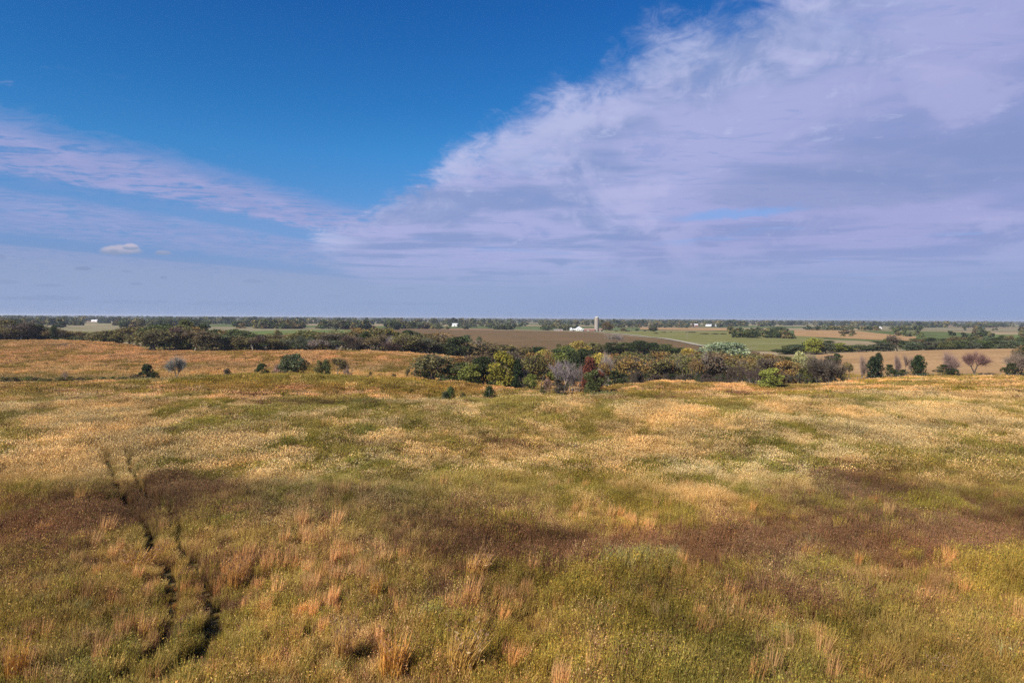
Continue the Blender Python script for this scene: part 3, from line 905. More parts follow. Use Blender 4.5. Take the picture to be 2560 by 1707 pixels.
def lobes(g, n, W, H, z0, shape='round'):
    """centres and radii of the clumps that make a crown"""
    out = []
    for i in range(n):
        a = g.uniform(0, 2 * np.pi)
        t = g.uniform(0, 1) ** .8
        if shape == 'cone':
            prof = (1 - t) * .95 + .1
        elif shape == 'column':
            prof = (.75 * np.sin(np.pi * min(.97, t * .85 + .15)) + .1) * g.uniform(.55, 1.25)
        else:
            prof = np.sqrt(max(.05, 1 - (2 * t - .85) ** 2 / 1.4))
        rr = W / 2 * prof * np.sqrt(g.uniform(.1, 1)) * .75
        r = W * g.uniform(.12, .23) * (.6 if shape == 'cone' else 1)
        out.append((np.array([rr * np.cos(a), rr * np.sin(a), z0 + (H - z0 - r * .8) * t + r * .2]), r))
    return out


def leaf_clumps(g, G, lb, per, size, pal, squash=.8):
    for (c, r) in lb:
        d = g.normal(0, 1, (per, 3)); d /= np.linalg.norm(d, axis=1)[:, None]
        P = c + d * (r * g.uniform(.35, 1, (per, 1)) ** .5) * [1, 1, squash]
        k = g.uniform(.78, 1.22)
        col = np.array(pal) * k
        flecks(G, g, P, size, col, .3, .2, 1.4)


def make_tree_meshes(kind, seed):
    """a trunk mesh and a crown mesh of about 7 m height and 6 m width, to be scaled per tree"""
    g = np.random.default_rng(seed)
    T, K = Geo(), Geo()
    ends = []
    W1 = np.array([1.0, 1.0, 1.0])
    if kind in ('leafy', 'thin', 'willow'):
        branches(g, T, np.array([0, 0, -.6]), np.array([0.04, 0, 1.]), 2.6, .2, 3, ends, .62, (2, 3), W1)
        lb = lobes(g, {'leafy': 30, 'thin': 24, 'willow': 60}[kind], 6.0, 7.0, 1.0 if kind != 'thin' else 2.6)
        per = {'leafy': 135, 'thin': 80, 'willow': 150}[kind]
        pal = [(1, 1, 1), (.8, .86, .8), (1.15, 1.1, .9), (.65, .7, .7), (1.05, .92, .8)]
        leaf_clumps(g, K, lb, per, {'leafy': .25, 'thin': .22, 'willow': .2}[kind], pal)
        if kind == 'thin':
            twigs(g, T, [e_ for e_ in ends if e_[2] < 2], 520, 1.2, .03, (1, 1, 1))
    elif kind == 'shrub':
        for k in range(7):
            branches(g, T, np.array([g.normal(0, .4), g.normal(0, .4), -.4]), np.array([g.normal(0, .35), g.normal(0, .35), 1.]), 2.6, .07, 2, ends, .5, (2, 3), W1)
        lb = lobes(g, 22, 6.0, 7.0, .2)
        leaf_clumps(g, K, lb, 110, .27, [(1, 1, 1), (.75, .8, .8), (1.2, 1.15, .9), (.9, .8, .7)])
    elif kind == 'cedar':
        branches(g, T, np.array([0, 0, -.5]), np.array([0., 0, 1.]), 6.5, .18, 0, ends, .2, (2, 2), W1)
        lb = lobes(g, 44, 4.8, 7.0, .1, ('column', 'cone', 'column')[seed % 3])
        leaf_clumps(g, K, lb, 80, .22, [(1, 1, 1), (.7, .75, .75), (1.3, 1.25, 1.0)], 1.1)
    elif kind == 'bare':
        branches(g, T, np.array([0, 0, -.6]), np.array([g.normal(0, .16), g.normal(0, .1), 1.]), g.uniform(.8, 1.4), .22, 4, ends, g.uniform(.6, .85), (2, 4), W1, .016, .12)
        tw = [e_ for e_ in ends if e_[2] <= 1]
        twigs(g, K, tw, 2400, 1.0, .028, (1, 1, 1))
    elif kind == 'thicket':                      # many bare stems from one clump
        for k in range(11):
            a = g.uniform(0, 6.28)
            branches(g, T, np.array([np.cos(a) * g.uniform(0, 1.5), np.sin(a) * g.uniform(0, 1.5), -.5]), np.array([np.cos(a) * .25, np.sin(a) * .25, 1.]),
                     g.uniform(2.2, 3.2), .07, 2, ends, .5, (2, 3), W1, .012, .2)
        tw = [e_ for e_ in ends if e_[2] <= 1]
        twigs(g, K, tw, 2600, 1.15, .034, (1, 1, 1))
    elif kind == 'half':                         # bare limbs with a thin remnant of leaves
        branches(g, T, np.array([0, 0, -.6]), np.array([0.03, 0, 1.]), 2.4, .18, 4, ends, .62, (2, 3), W1, .014, .15)
        tw = [e_ for e_ in ends if e_[2] <= 1]
        twigs(g, T, tw, 1300, 1.0, .03, (1, 1, 1))
        k = g.integers(0, len(tw), 1500)
        P = np.array([tw[i][0] for i in k]) + g.normal(0, .42, (1500, 3))
        P = P[P[:, 2] > 2.4 + g.uniform(0, 1.2, len(P))]
        flecks(K, g, P, .2, [(1, 1, 1), (.8, .8, .8), (1.2, 1.05, .8), (.7, .62, .6)], .3)
    Tm, Km = T.mesh(kind + '_trunk', M_BARK), K.mesh(kind + '_crown', M_LEAF)
    V = np.concatenate(K.V)
    return Tm, Km, float(np.percentile(V[:, 2], 99)), float(np.percentile(np.abs(V[:, 0]), 97) * 2)


TREE = {}
for ki_, (k_, nvar) in enumerate((('leafy', 4), ('thin', 4), ('willow', 1), ('shrub', 3), ('cedar', 3), ('bare', 4), ('thicket', 2), ('half', 4))):
    TREE[k_] = [make_tree_meshes(k_, 4000 + ki_ * 50 + v) for v in range(nvar)]

C_ = dict(dgreen=(.042, .058, .022), green=(.078, .096, .032), ygreen=(.13, .14, .03), lime=(.19, .205, .035), yellow=(.29, .225, .04), olive=(.135, .122, .044),
          oliveb=(.135, .102, .046), orange=(.19, .115, .036), rust=(.165, .075, .035), red=(.15, .045, .032), cedar=(.03, .044, .02), willow=(.215, .265, .165),
          pale=(.30, .31, .13), grey=(.235, .20, .175), pinkish=(.21, .145, .11), brown=(.105, .078, .056), dbrown=(.075, .058, .045), ggreen=(.085, .10, .055))
C_ = {k: tuple(min(.9, 1.42 * (c * .84 + .16 * m)) for c, m in zip(v, (sum(v) / 3 * 1.15, sum(v) / 3, sum(v) / 3 * .8))) for k, v in C_.items()}
BARK = dict(pale=(.26, .22, .18), grey=(.16, .135, .11), dark=(.075, .06, .048))
COUNT = [0]


def tree(kind, u, d, H, W, col, label, group=None, bark='grey', cat=None, name=None, var=None, sink=0.0):
    """H and W in metres; stands on the terrain on the bearing of u at distance d"""
    g = np.random.default_rng(9000 + COUNT[0])
    if kind in ('leafy', 'thin', 'half') and W > 2.5: W *= 1.14
    vs = TREE[kind]
    Tm, Km, h0, w0 = vs[(COUNT[0] if var is None else var) % len(vs)]
    COUNT[0] += 1
    small = kind == 'shrub'
    nm = name or ('shrub' if small else {'cedar': 'cedar_tree', 'bare': 'bare_tree', 'thicket': 'bare_thicket', 'willow': 'willow_tree'}.get(kind, 'tree'))
    r = bpy.data.objects.new(nm, None)
    COL.objects.link(r)
    p = gpt(u, d)
    p.z -= sink
    r.location = p
    r.rotation_euler = (0, 0, g.uniform(-3.1, 3.1))
    r.scale = (W / w0, W / w0, H / h0)
    r.empty_display_size = 0.5
    tag(r, label, cat or ('shrub' if small else 'tree'), group)
    c = C_[col] if isinstance(col, str) else col
    t = link('trunk', Tm, r); t.color = tuple(np.array(BARK[bark]) * g.uniform(.85, 1.15)) + (1,)
    k = link('crown', Km, r); k.color = tuple(np.clip(np.array(c) * g.uniform(.9, 1.1) * (1 + g.normal(0, .04, 3)), 0, 1)) + (1,)
    return r


def vtop(kind, u, d, vt, wpx, col, label, **kw):
    """height from the sight line to the top, width from its size in the survey"""
    p = gpt(u, d)
    ztop = at_depth(np.array(float(u)), np.array(float(vt)), float(d))[2]
    return tree(kind, u, d, max(1.0, ztop - p.z), wpx / FPX * d, col, label, **kw)


# ---- the wooded draw in the middle, front row from left to right
vtop('thin', 1086, 150, 886, 74, 'olive', 'dusky olive tree with a grey trunk at the left end of the wooded draw', bark='grey')
vtop('shrub', 1052, 149, 905, 40, 'dgreen', 'dark low tree at the very left tip of the wooded draw', cat='tree', name='tree')
vtop('leafy', 1150, 150, 908, 70, 'green', 'low dark green tree between the dusky olive tree and the yellow tree')
vtop('leafy', 1178, 146, 912, 54, 'ygreen', 'small yellow green tree low in front of dark green ones left of the yellow tree')
vtop('leafy', 1208, 152, 894, 62, 'dgreen', 'dark green tree touching the left side of the bright yellow tree')
vtop('leafy', 1140, 172, 893, 60, 'orange', 'orange brown tree top showing over the low green trees near the draw\'s left end')
vtop('leafy', 1258, 144, 880, 62, (.23, .195, .04), 'bright yellow rounded tree left of the dark cedar in the draw')
vtop('cedar', 1294, 142, 900, 28, 'cedar', 'narrow dark cedar right beside the bright yellow tree')
vtop('thicket', 1312, 146, 894, 22, 'grey', 'slender grey bare tree right of the narrow dark cedar')
vtop('thin', 1338, 143, 888, 58, 'olive', 'olive brown tree between the slender grey bare tree and the big grey thicket', bark='dark')
vtop('half', 1352, 152, 878, 60, 'orange', 'orange tinged half bare tree rising behind the olive brown one')
vtop('shrub', 1330, 132, 935, 36, 'ygreen', 'low yellow green shrub at the meadow edge left of the big grey thicket')
vtop('shrub', 1369, 122, 946, 24, 'pinkish', 'small pinkish dry shrub at the foot of the big grey thicket')
vtop('shrub', 1356, 104, 966, 18, 'olive', 'small dark shrub alone in the grass below the big grey thicket')
vtop('thicket', 1410, 122, 901, 66, (.30, .255, .235), 'big pale grey leafless thicket, rounded, standing out at the front of the draw', bark='pale', var=0)
vtop('thicket', 1442, 121, 912, 44, (.22, .19, .16), 'smaller grey brown leafless thicket joined to the right of the pale grey one', bark='pale', var=1)
vtop('shrub', 1396, 118, 948, 36, 'dbrown', 'dark brush at the foot of the pale grey thicket', name='shrub')
vtop('leafy', 1474, 128, 895, 36, 'red', 'dark red tree right behind the pale grey thicket')
vtop('leafy', 1484, 118, 926, 40, 'green', 'dark green tree with pale stems below the dark red one', bark='pale')
vtop('thin', 1500, 119, 927, 22, (.2, .05, .03), 'small bright red sumac right of the dark green tree with pale stems', bark='dark')
vtop('half', 1506, 130, 906, 30, 'orange', 'thin rust tinged tree between the red sumac and the tall bare tree', bark='pale')
vtop('bare', 1530, 150, 884, 62, 'grey', 'tall bare tree with pale forked limbs right of the red trees', bark='pale')
vtop('shrub', 1535, 140, 928, 60, 'dgreen', 'dark green undergrowth shrub below the tall bare tree with pale forked limbs')
# middle stand behind the grassy hump
lab_mid = 'olive rust tree in the dense stand behind the grassy hump'
grp_mid = 'trees of the dense stand behind the grassy hump'
g_ = np.random.default_rng(5)
for i, u in enumerate(np.arange(1562, 1912, 23)):
    u = u + g_.uniform(-6, 6)
    kind = ('half', 'thin', 'half', 'thin', 'thin')[i % 5]
    col = ('oliveb', 'orange', 'olive', 'brown', 'orange', 'olive')[i % 6]
    vtop(kind, u, g_.uniform(160, 176), g_.uniform(884, 900) + (10 if u > 1800 else 0), g_.uniform(52, 70), col, lab_mid, group=grp_mid, bark=('pale', 'grey', 'dark')[i % 3])
for i, u in enumerate(np.arange(1545, 1930, 26)):
    u = u + g_.uniform(-8, 8)
    vtop(('thin', 'leafy', 'half')[i % 3], u, g_.uniform(186, 204), g_.uniform(876, 890) + (8 if u > 1840 else 0), g_.uniform(56, 74), ('orange', 'olive', 'oliveb', 'green')[i % 4],
         'orange olive tree in the second row behind the grassy hump', group='second row trees behind the grassy hump', bark='grey')
for i, u in enumerate(np.arange(1556, 1920, 21)):
    vtop(('shrub', 'thicket')[i % 2], u + g_.uniform(-7, 7), g_.uniform(150, 158), g_.uniform(928, 942), g_.uniform(34, 50), ('dgreen', 'dbrown', 'dbrown')[i % 3],
         'dark brush under the trees of the stand behind the grassy hump', group='brush under the stand behind the hump', bark='grey', name='shrub', cat='shrub')
# second row of the draw, centre
for (kind, u, d, vt, w, col, lab) in (
        ('leafy', 1362, 190, 876, 50, 'yellow', 'yellow green tree high behind the olive brown one in the draw'),
        ('leafy', 1330, 186, 884, 56, 'orange', 'rust orange tree behind the slender grey bare tree'),
        ('leafy', 1396, 186, 884, 52, 'ygreen', 'yellow green tree just behind the top of the pale grey thicket'),
        ('leafy', 1425, 205, 872, 56, 'green', 'deep green tree behind the pale grey thicket, left of the dark red tree'),
        ('leafy', 1462, 200, 874, 60, 'dgreen', 'very dark green tree above the dark red tree'),
        ('thin', 1496, 196, 884, 44, 'yellow', 'small yellow tree between the dark red tree and the tall bare tree'),
        ('half', 1230, 178, 878, 56, 'oliveb', 'brown half bare tree behind the bright yellow tree'),
        ('half', 1180, 186, 888, 60, 'oliveb', 'brown half bare tree behind the low green trees of the draw'),
        ('half', 1280, 180, 880, 56, 'brown', 'brown half bare tree behind the narrow cedar'),
        ('leafy', 1448, 262, 854, 46, 'yellow', 'yellow tree at the top edge of the draw against the brown field'),
        ('leafy', 1482, 268, 857, 44, 'olive', 'olive gold tree right of the yellow one against the brown field'),
        ('leafy', 1416, 258, 864, 40, 'ygreen', 'yellow green tree left of the yellow one against the brown field'),
        ('leafy', 1395, 250, 872, 36, 'green', 'small green tree at the lower edge of the brown field'),
        ('leafy', 1350, 256, 868, 44, 'dgreen', 'dark green tree at the bottom edge of the brown field left of the yellow trees'),
        ('shrub', 1397, 330, 859, 14, 'olive', 'small olive shrub alone on the lower brown field'),
        ('leafy', 1278, 258, 866, 30, 'lime', 'small bright lime tree at the right end of the belt behind the middle meadow'),
        ('leafy', 1315, 250, 872, 36, 'olive', 'low olive tree at the bottom edge of the brown field'),
        ('leafy', 1530, 300, 857, 40, 'dgreen', 'dark green tree leading the dark row under the road'),
        ('leafy', 1562, 305, 856, 40, 'green', 'green tree second in the dark row under the road'),
        ('leafy', 1598, 300, 852, 40, 'dgreen', 'dark tree with a pointed top in the middle of the dark row under the road'),
        ('leafy', 1634, 300, 857, 42, 'dgreen', 'low dark tree right of the pointed one under the road'),
        ('leafy', 1666, 296, 861, 44, 'green', 'green tree near the right end of the dark row under the road'),
        ('leafy', 1698, 290, 870, 40, 'dgreen', 'low dark tree at the right end of the dark row under the road'),
        ('leafy', 1722, 262, 872, 44, 'yellow', 'yellow olive tree between the dark row and the silver willow'),
        ('leafy', 1752, 240, 880, 44, 'orange', 'orange tree just left of the silver willow'),
        ('willow', 1816, 236, 857, 112, 'willow', 'broad silvery green willow standing out above the brown trees'),
        ('leafy', 1794, 214, 890, 60, 'olive', 'olive tree under the left of the silver willow'),
        ('thin', 1884, 214, 884, 56, 'oliveb', 'brown tree close to the right of the silver willow'),
        ('leafy', 1918, 206, 886, 56, 'orange', 'orange brown tree up the slope right of the silver willow'),
        ('leafy', 1946, 214, 890, 48, 'olive', 'olive tree behind the pale yellow green tree'),):
    vtop(kind, u, d, vt, w, col, lab, bark='dark' if kind == 'leafy' else 'grey')
# right end of the draw
vtop('leafy', 1928, 132, 921, 50, 'lime', 'bright lime green rounded tree at the front right of the draw')
vtop('thicket', 1886, 138, 916, 58, 'dbrown', 'dark brown leafless thicket left of the bright lime tree')
vtop('thicket', 1850, 142, 912, 54, 'dbrown', 'dark leafless thicket two left of the bright lime tree')
vtop('half', 1915, 158, 896, 62, 'brown', 'brown half bare tree behind the bright lime tree')
vtop('leafy', 1968, 146, 902, 54, 'orange', 'orange olive tree right of the bright lime tree')
vtop('leafy', 2002, 152, 883, 36, 'pale', 'pale yellow green tree top above the orange olive tree')
vtop('leafy', 2022, 146, 914, 34, 'ygreen', 'yellow green tree between the pale tree and the brown bare dome')
vtop('thicket', 1990, 138, 932, 66, 'dbrown', 'low dark brown thicket under the pale yellow green tree')
vtop('bare', 2072, 140, 892, 86, 'brown', 'large brown leafless dome shaped tree at the right end of the draw', bark='dark')
vtop('thicket', 2064, 142, 902, 70, 'brown', 'dense brown twiggy thicket inside the large leafless dome')
vtop('thicket', 2094, 144, 908, 46, 'dbrown', 'twiggy dark thicket on the right flank of the large leafless dome')
vtop('thin', 2120, 154, 906, 26, 'olive', 'olive sapling right of the large leafless dome', bark='dark')
vtop('shrub', 2104, 150, 930, 26, 'olive', 'low olive shrub at the foot of the olive sapling')
# trees along the fence row in front of the crop stubble
vtop('bare', 2154, 172, 886, 34, 'pinkish', 'thin reddish bare tree left of the first dark cedar on the right')
vtop('cedar', 2186, 170, 892, 38, 'cedar', 'broad dark cedar, first of the row before the stubble field')
vtop('cedar', 2197, 172, 883, 18, 'cedar', 'slim cedar spire rising behind the broad dark cedar')
vtop('shrub', 2226, 172, 912, 30, 'dgreen', 'dark round shrub between the two cedars on the right')
vtop('bare', 2242, 174, 884, 30, 'pinkish', 'bare tree with an upright fork behind the dark round shrub')
vtop('bare', 2264, 174, 884, 34, 'pinkish', 'bare tree with spread limbs just left of the second dark cedar')
vtop('shrub', 2258, 171, 924, 30, 'dgreen', 'low green brush under the bare tree left of the second cedar')
vtop('cedar', 2298, 171, 889, 36, 'cedar', 'full dark cedar, second of the row, with bare trees on both sides')
vtop('bare', 2366, 173, 877, 68, 'pinkish', 'wide bare tree with green brush at its foot before the stubble field', bark='dark')
vtop('shrub', 2364, 171, 912, 46, 'dgreen', 'dark green brush at the foot of the wide bare tree')
vtop('bare', 2438, 173, 877, 66, (.2, .125, .1), 'round reddish bare tree on a clean trunk before the stubble field', bark='dark')
vtop('bare', 2528, 172, 876, 44, 'pinkish', 'bare reddish tree left of the dark trees at the right edge', bark='dark')
vtop('shrub', 2534, 171, 908, 36, 'dgreen', 'dark brush under the bare reddish tree near the right edge')
vtop('cedar', 2576, 171, 862, 52, 'dgreen', 'tall dark tree cut by the right edge of the view')
vtop('thin', 2556, 173, 866, 34, 'oliveb', 'brownish tree just left of the tall dark one at the right edge')

# ---- single trees and shrubs on the left meadow hills
vtop('cedar', 366, 149, 911, 34, 'dgreen', 'dark green tree with a slanting foot in the left valley')
vtop('shrub', 386, 149, 930, 24, 'dgreen', 'low dark shrub touching the right of the dark valley tree')
vtop('shrub', 340, 150, 936, 40, 'oliveb', 'low brown shrub left of the dark valley tree')
vtop('bare', 440, 150, 888, 52, 'grey', 'pale bare forked tree standing in the left valley', bark='pale')
vtop('shrub', 566, 146, 922, 22, 'brown', 'small brown shrub on the slope right of the pale bare forked tree')
vtop('shrub', 654, 140, 909, 30, 'dgreen', 'dark green small tree left of the large leafy valley tree', name='tree', cat='tree')
vtop('leafy', 734, 140, 886, 54, 'ggreen', 'largest leafy grey green tree on the left hill crest', bark='pale')
vtop('shrub', 700, 141, 912, 36, 'pinkish', 'dry brown brush left of the largest leafy tree on the hill')
vtop('leafy', 798, 140, 902, 22, 'olive', 'left tree of the small olive pair on the hill crest')
vtop('leafy', 815, 140, 900, 18, 'green', 'right tree of the small olive pair on the hill crest')
vtop('half', 846, 140, 896, 36, 'olive', 'half bare olive tree right of the small olive pair', bark='grey')
vtop('thicket', 866, 140, 914, 26, 'pinkish', 'low reddish bare brush right of the half bare olive tree')
vtop('shrub', 926, 138, 929, 9, 'oliveb', 'tiny dark shrub on the meadow right of the reddish brush')
vtop('shrub', 985, 138, 934, 14, 'oliveb', 'tiny brown shrub halfway to the wooded draw')
vtop('half', 1021, 140, 920, 12, 'olive', 'thin olive sapling nearest the left tip of the wooded draw')
vtop('thicket', 160, 150, 926, 20, 'pinkish', 'small reddish bare bush low on the far left slope')
vtop('thicket', 140, 252, 864, 40, 'grey', 'long low grey brown bush on the far left hill')
vtop('thicket', 182, 252, 866, 20, 'grey', 'short low grey bush beside the long one on the far left hill')
vtop('thicket', 160, 250, 866, 30, 'brown', 'low brown bush filling between the two grey bushes on the far left hill')
vtop('shrub', 1112, 88, 979, 20, 'ggreen', 'left olive half of the green shrub pair in the near swale')
vtop('cedar', 1126, 88.5, 967, 18, 'green', 'tall green shrub of the pair in the near swale', name='shrub', cat='shrub')
vtop('shrub', 1157, 90, 982, 18, 'oliveb', 'faint brown shrub between the two green shrubs in the near swale')
vtop('cedar', 1224, 90, 966, 30, 'cedar', 'dark spiky cedar shrub alone in the near swale left of the draw', name='shrub', cat='shrub')
# weeds of the valley bottom on the left
for i, u in enumerate(np.arange(4, 330, 17)):
    vtop('shrub', u + g_.uniform(-6, 6), g_.uniform(144, 150), g_.uniform(941, 947), g_.uniform(20, 34), ('olive', 'ygreen', 'oliveb')[i % 3],
         'low dark weedy shrub along the bottom of the left valley', group='weedy shrubs along the left valley', name='shrub')

# ---- the tree belt beyond the meadow
top_u = [-40, 0, 60, 110, 150, 185]
def belt(u0, u1, step, d0, d1, top, kinds, cols, label, group, wpx=(52, 78), jit=9, bark=None):
    us = np.arange(u0, u1, step)
    for i, u in enumerate(us):
        uu = u + g_.uniform(-step * .35, step * .35)
        vt = np.interp(uu, [p[0] for p in top], [p[1] for p in top]) + g_.uniform(-jit, jit)
        vtop(kinds[int(g_.integers(len(kinds)))], uu, g_.uniform(d0, d1), vt, g_.uniform(*wpx), cols[int(g_.integers(len(cols)))], label, group=group,
             bark=bark or ('grey', 'dark', 'pale')[i % 3])


belt(-60, 150, 24, 274, 284, [(-60, 812), (0, 814), (70, 808), (120, 824), (150, 832)], ('thin', 'half', 'leafy'), ('dbrown', 'oliveb', 'olive', 'dgreen'),
     'dark brown tree in the clump at the far left edge', 'trees of the far left clump')
belt(-60, 160, 26, 286, 298, [(-60, 808), (0, 810), (70, 806), (120, 826), (160, 840)], ('leafy', 'thin'), ('dgreen', 'olive', 'ggreen'),
     'darker tree at the back of the far left clump', 'back row of the far left clump')
vtop('cedar', 135, 276, 814, 20, 'dgreen', 'tall dark tree at the right of the far left clump')
vtop('shrub', 168, 277, 846, 24, 'dgreen', 'low dark bush just right of the far left clump', name='shrub')
belt(190, 370, 22, 280, 296, [(190, 836), (240, 836), (258, 822), (295, 816), (340, 820), (370, 826)], ('leafy', 'thin', 'half'), ('olive', 'oliveb', 'dgreen', 'olive'),
     'olive tree in the short belt right of the green strip', 'trees of the short left belt')
belt(372, 668, 24, 238, 250, [(372, 832), (420, 824), (470, 826), (530, 838), (600, 842), (668, 846)], ('half', 'thin', 'half', 'leafy'), ('brown', 'oliveb', 'oliveb', 'olive', 'ggreen'),
     'brown half bare tree in the front row behind the left meadow', 'front trees of the left meadow belt')
belt(380, 668, 26, 256, 272, [(380, 822), (420, 817), (470, 818), (530, 826), (600, 836), (668, 840)], ('leafy', 'thin'), ('olive', 'dgreen', 'orange', 'green'),
     'olive tree at the back of the belt behind the left meadow', 'back trees of the left meadow belt')
vtop('leafy', 464, 276, 800, 34, 'green', 'tallest green tree of the belt behind the left meadow')
vtop('leafy', 506, 274, 812, 32, 'dgreen', 'dark green tree right of the tallest in the left belt')
vtop('leafy', 480, 246, 832, 56, (.16, .16, .055), 'pale yellow green tree low in the front of the left belt')
vtop('leafy', 588, 270, 824, 30, 'green', 'green tree with a pointed top in the left belt')
vtop('leafy', 614, 268, 828, 30, 'green', 'small bright green tree right of the pointed one in the left belt')
belt(668, 1092, 23, 240, 252, [(668, 848), (760, 846), (830, 842), (900, 842), (980, 838), (1050, 846), (1092, 850)], ('half', 'thin', 'half', 'bare'), ('brown', 'oliveb', 'olive', 'grey', 'ggreen'),
     'grey brown tree in the front row behind the middle meadow', 'front trees of the middle meadow belt')
belt(668, 1130, 24, 258, 274, [(668, 844), (730, 838), (800, 832), (870, 830), (960, 828), (1040, 834), (1085, 840), (1130, 846)], ('leafy', 'thin', 'leafy'), ('olive', 'oliveb', 'dgreen', 'orange', 'olive'),
     'olive tree at the back of the belt behind the middle meadow', 'back trees of the middle meadow belt')
belt(1080, 1330, 24, 246, 266, [(1080, 850), (1160, 848), (1215, 860), (1270, 868), (1330, 876)], ('leafy', 'thin', 'half'), ('olive', 'dgreen', 'oliveb', 'orange'),
     'olive tree where the belt thins out below the brown field', 'trees where the belt thins out')
vtop('leafy', 694, 286, 826, 18, 'olive', 'single taller olive tree against the green wheat')
vtop('leafy', 742, 284, 834, 20, 'ggreen', 'small grey green tree against the green wheat')
vtop('thin', 722, 286, 834, 24, 'orange', 'small orange tree against the green wheat')
vtop('leafy', 808, 270, 834, 36, 'yellow', 'gold tinged tree at the end of the green wheat')
vtop('leafy', 976, 266, 824, 40, 'yellow', 'bright yellow green tree topping the middle belt')
vtop('leafy', 912, 256, 830, 26, 'dgreen', 'tall dark tree left of the bright yellow green one in the middle belt')
vtop('cedar', 1085, 254, 840, 18, 'dgreen', 'dark pointed tree near the right part of the middle belt')
vtop('leafy', 1168, 300, 838, 26, 'ggreen', 'grey green tree alone at the edge of the brown field')
vtop('leafy', 1150, 300, 842, 22, 'dgreen', 'small dark tree left of the grey green one at the edge of the brown field')
vtop('leafy', 1198, 300, 842, 14, 'ggreen', 'small pale bush right of the grey green tree on the brown field')

# ---- trees on the farmland
vtop('thicket', 1529, 400, 834, 24, 'grey', 'left of three grey bare bushes beside the road', name='bare_tree')
vtop('thicket', 1540, 402, 833, 22, 'grey', 'middle one of three grey bare bushes beside the road', name='bare_tree')
vtop('thicket', 1549, 400, 836, 18, 'grey', 'right of three grey bare bushes beside the road', name='bare_tree')
vtop('leafy', 1516, 815, 806, 20, (.17, .12, .04), 'orange olive tree right of the silo')
vtop('leafy', 1527, 822, 812, 10, (.22, .13, .03), 'small orange tree beside the orange olive one by the silo')
for (u, d, vt, w, col, lab) in ((1558, 800, 820, 14, 'oliveb', 'brown tree on the lane second right of the silo'), (1570, 800, 826, 16, 'ggreen', 'low grey green tree on the lane right of the silo'),
                                (1541, 780, 828, 8, 'olive', 'tiny tree between the orange one and the lane trees'), (1592, 840, 822, 9, 'dgreen', 'dark tree before the narrow tan field'),
                                (1612, 830, 825, 6, 'dgreen', 'tiny dark tree right of the dark one before the narrow tan field'), (1632, 800, 818, 20, 'dgreen', 'dark tree at the left end of the narrow tan field'),
                                (1640, 640, 832, 10, 'dgreen', 'dark tree standing alone on the pasture'), (1659, 700, 833, 10, 'olive', 'round bush right of the lone pasture tree'),
                                (1677, 720, 832, 4, 'olive', 'smallest bush on the pasture'), (1720, 720, 829, 12, 'dgreen', 'left dark bush of the pair on the pasture'),
                                (1733, 720, 830, 12, 'dgreen', 'right dark bush of the pair on the pasture'), (1762, 640, 837, 22, 'oliveb', 'low brown hedge bush on the right of the pasture'),
                                (1788, 640, 834, 16, 'dgreen', 'dark bush left of the far thick belt'), (1808, 640, 834, 14, 'dgreen', 'second dark bush left of the far thick belt'),
                                (1369, 790, 824, 8, 'dgreen', 'dark bush left of the farmhouse'), (1404, 830, 818, 12, 'dgreen', 'dark tree behind the grey shed'), (1445, 850, 818, 14, 'dgreen', 'dark tree behind the farmhouse')):
    vtop('leafy', u, d, vt, w, col, lab)
lab_r = 'rounded green tree in the belt beyond the stubble field'
for i, u in enumerate(np.arange(2060, 2640, 17)):
    vt = np.interp(u, [2060, 2130, 2200, 2230, 2300, 2420, 2520, 2640], [862, 866, 862, 850, 856, 852, 848, 852]) + g_.uniform(-4, 4)
    vtop(('leafy', 'leafy', 'thin')[i % 3], u + g_.uniform(-5, 5), g_.uniform(352, 380), vt, g_.uniform(30, 46), ('ggreen', 'green', 'olive', 'dgreen', 'ggreen', 'oliveb')[int(g_.integers(6))],
         lab_r, group='trees of the belt beyond the stubble field', bark='dark')
for i, u in enumerate(np.arange(1950, 2130, 16)):
    vt = np.interp(u, [1950, 1990, 2030, 2080, 2130], [876, 862, 846, 856, 868]) + g_.uniform(-4, 4)
    vtop('leafy', u + g_.uniform(-5, 5), g_.uniform(300, 330), vt, g_.uniform(28, 42), ('ggreen', 'green', 'olive', 'lime', 'dgreen', 'yellow')[int(g_.integers(6))],
         'green or gold tree on the slope behind the large leafless dome', group='trees behind the leafless dome', bark='dark')
for i, u in enumerate(np.arange(2190, 2640, 20)):
    vt = np.interp(u, [2190, 2240, 2300, 2420, 2640], [858, 853, 847, 842, 840]) + g_.uniform(-3, 3)
    vtop('leafy', u + g_.uniform(-6, 6), g_.uniform(430, 500), vt, g_.uniform(22, 34), ('dgreen', 'green', 'ggreen', 'oliveb')[int(g_.integers(4))],
         'dark tree in the rear line beyond the stubble field', group='rear trees beyond the stubble field', bark='dark')
vtop('thin', 2232, 360, 838, 22, 'brown', 'taller grey brown tree rising over the belt beyond the stubble field')

# ------------------------------------------------------------------ undergrowth and far woods (stuff)
def far_clump(seed, n=26):
    g = np.random.default_rng(seed)
    G = Geo()
    lb = lobes(g, 9, 9.0, 7.5, 0.0)
    leaf_clumps(g, G, lb, n, 1.35, [(1, 1, 1), (.7, .74, .74), (1.25, 1.2, 1.0), (1.0, .85, .7)])
    return G.mesh('far_tree', M_VEG)


far_coll = bpy.data.collections.new('far_tree_shapes')
for v in range(6):
    o_ = bpy.data.objects.new('far_tree_shape_%d' % v, far_clump(7700 + v))
    far_coll.objects.link(o_)


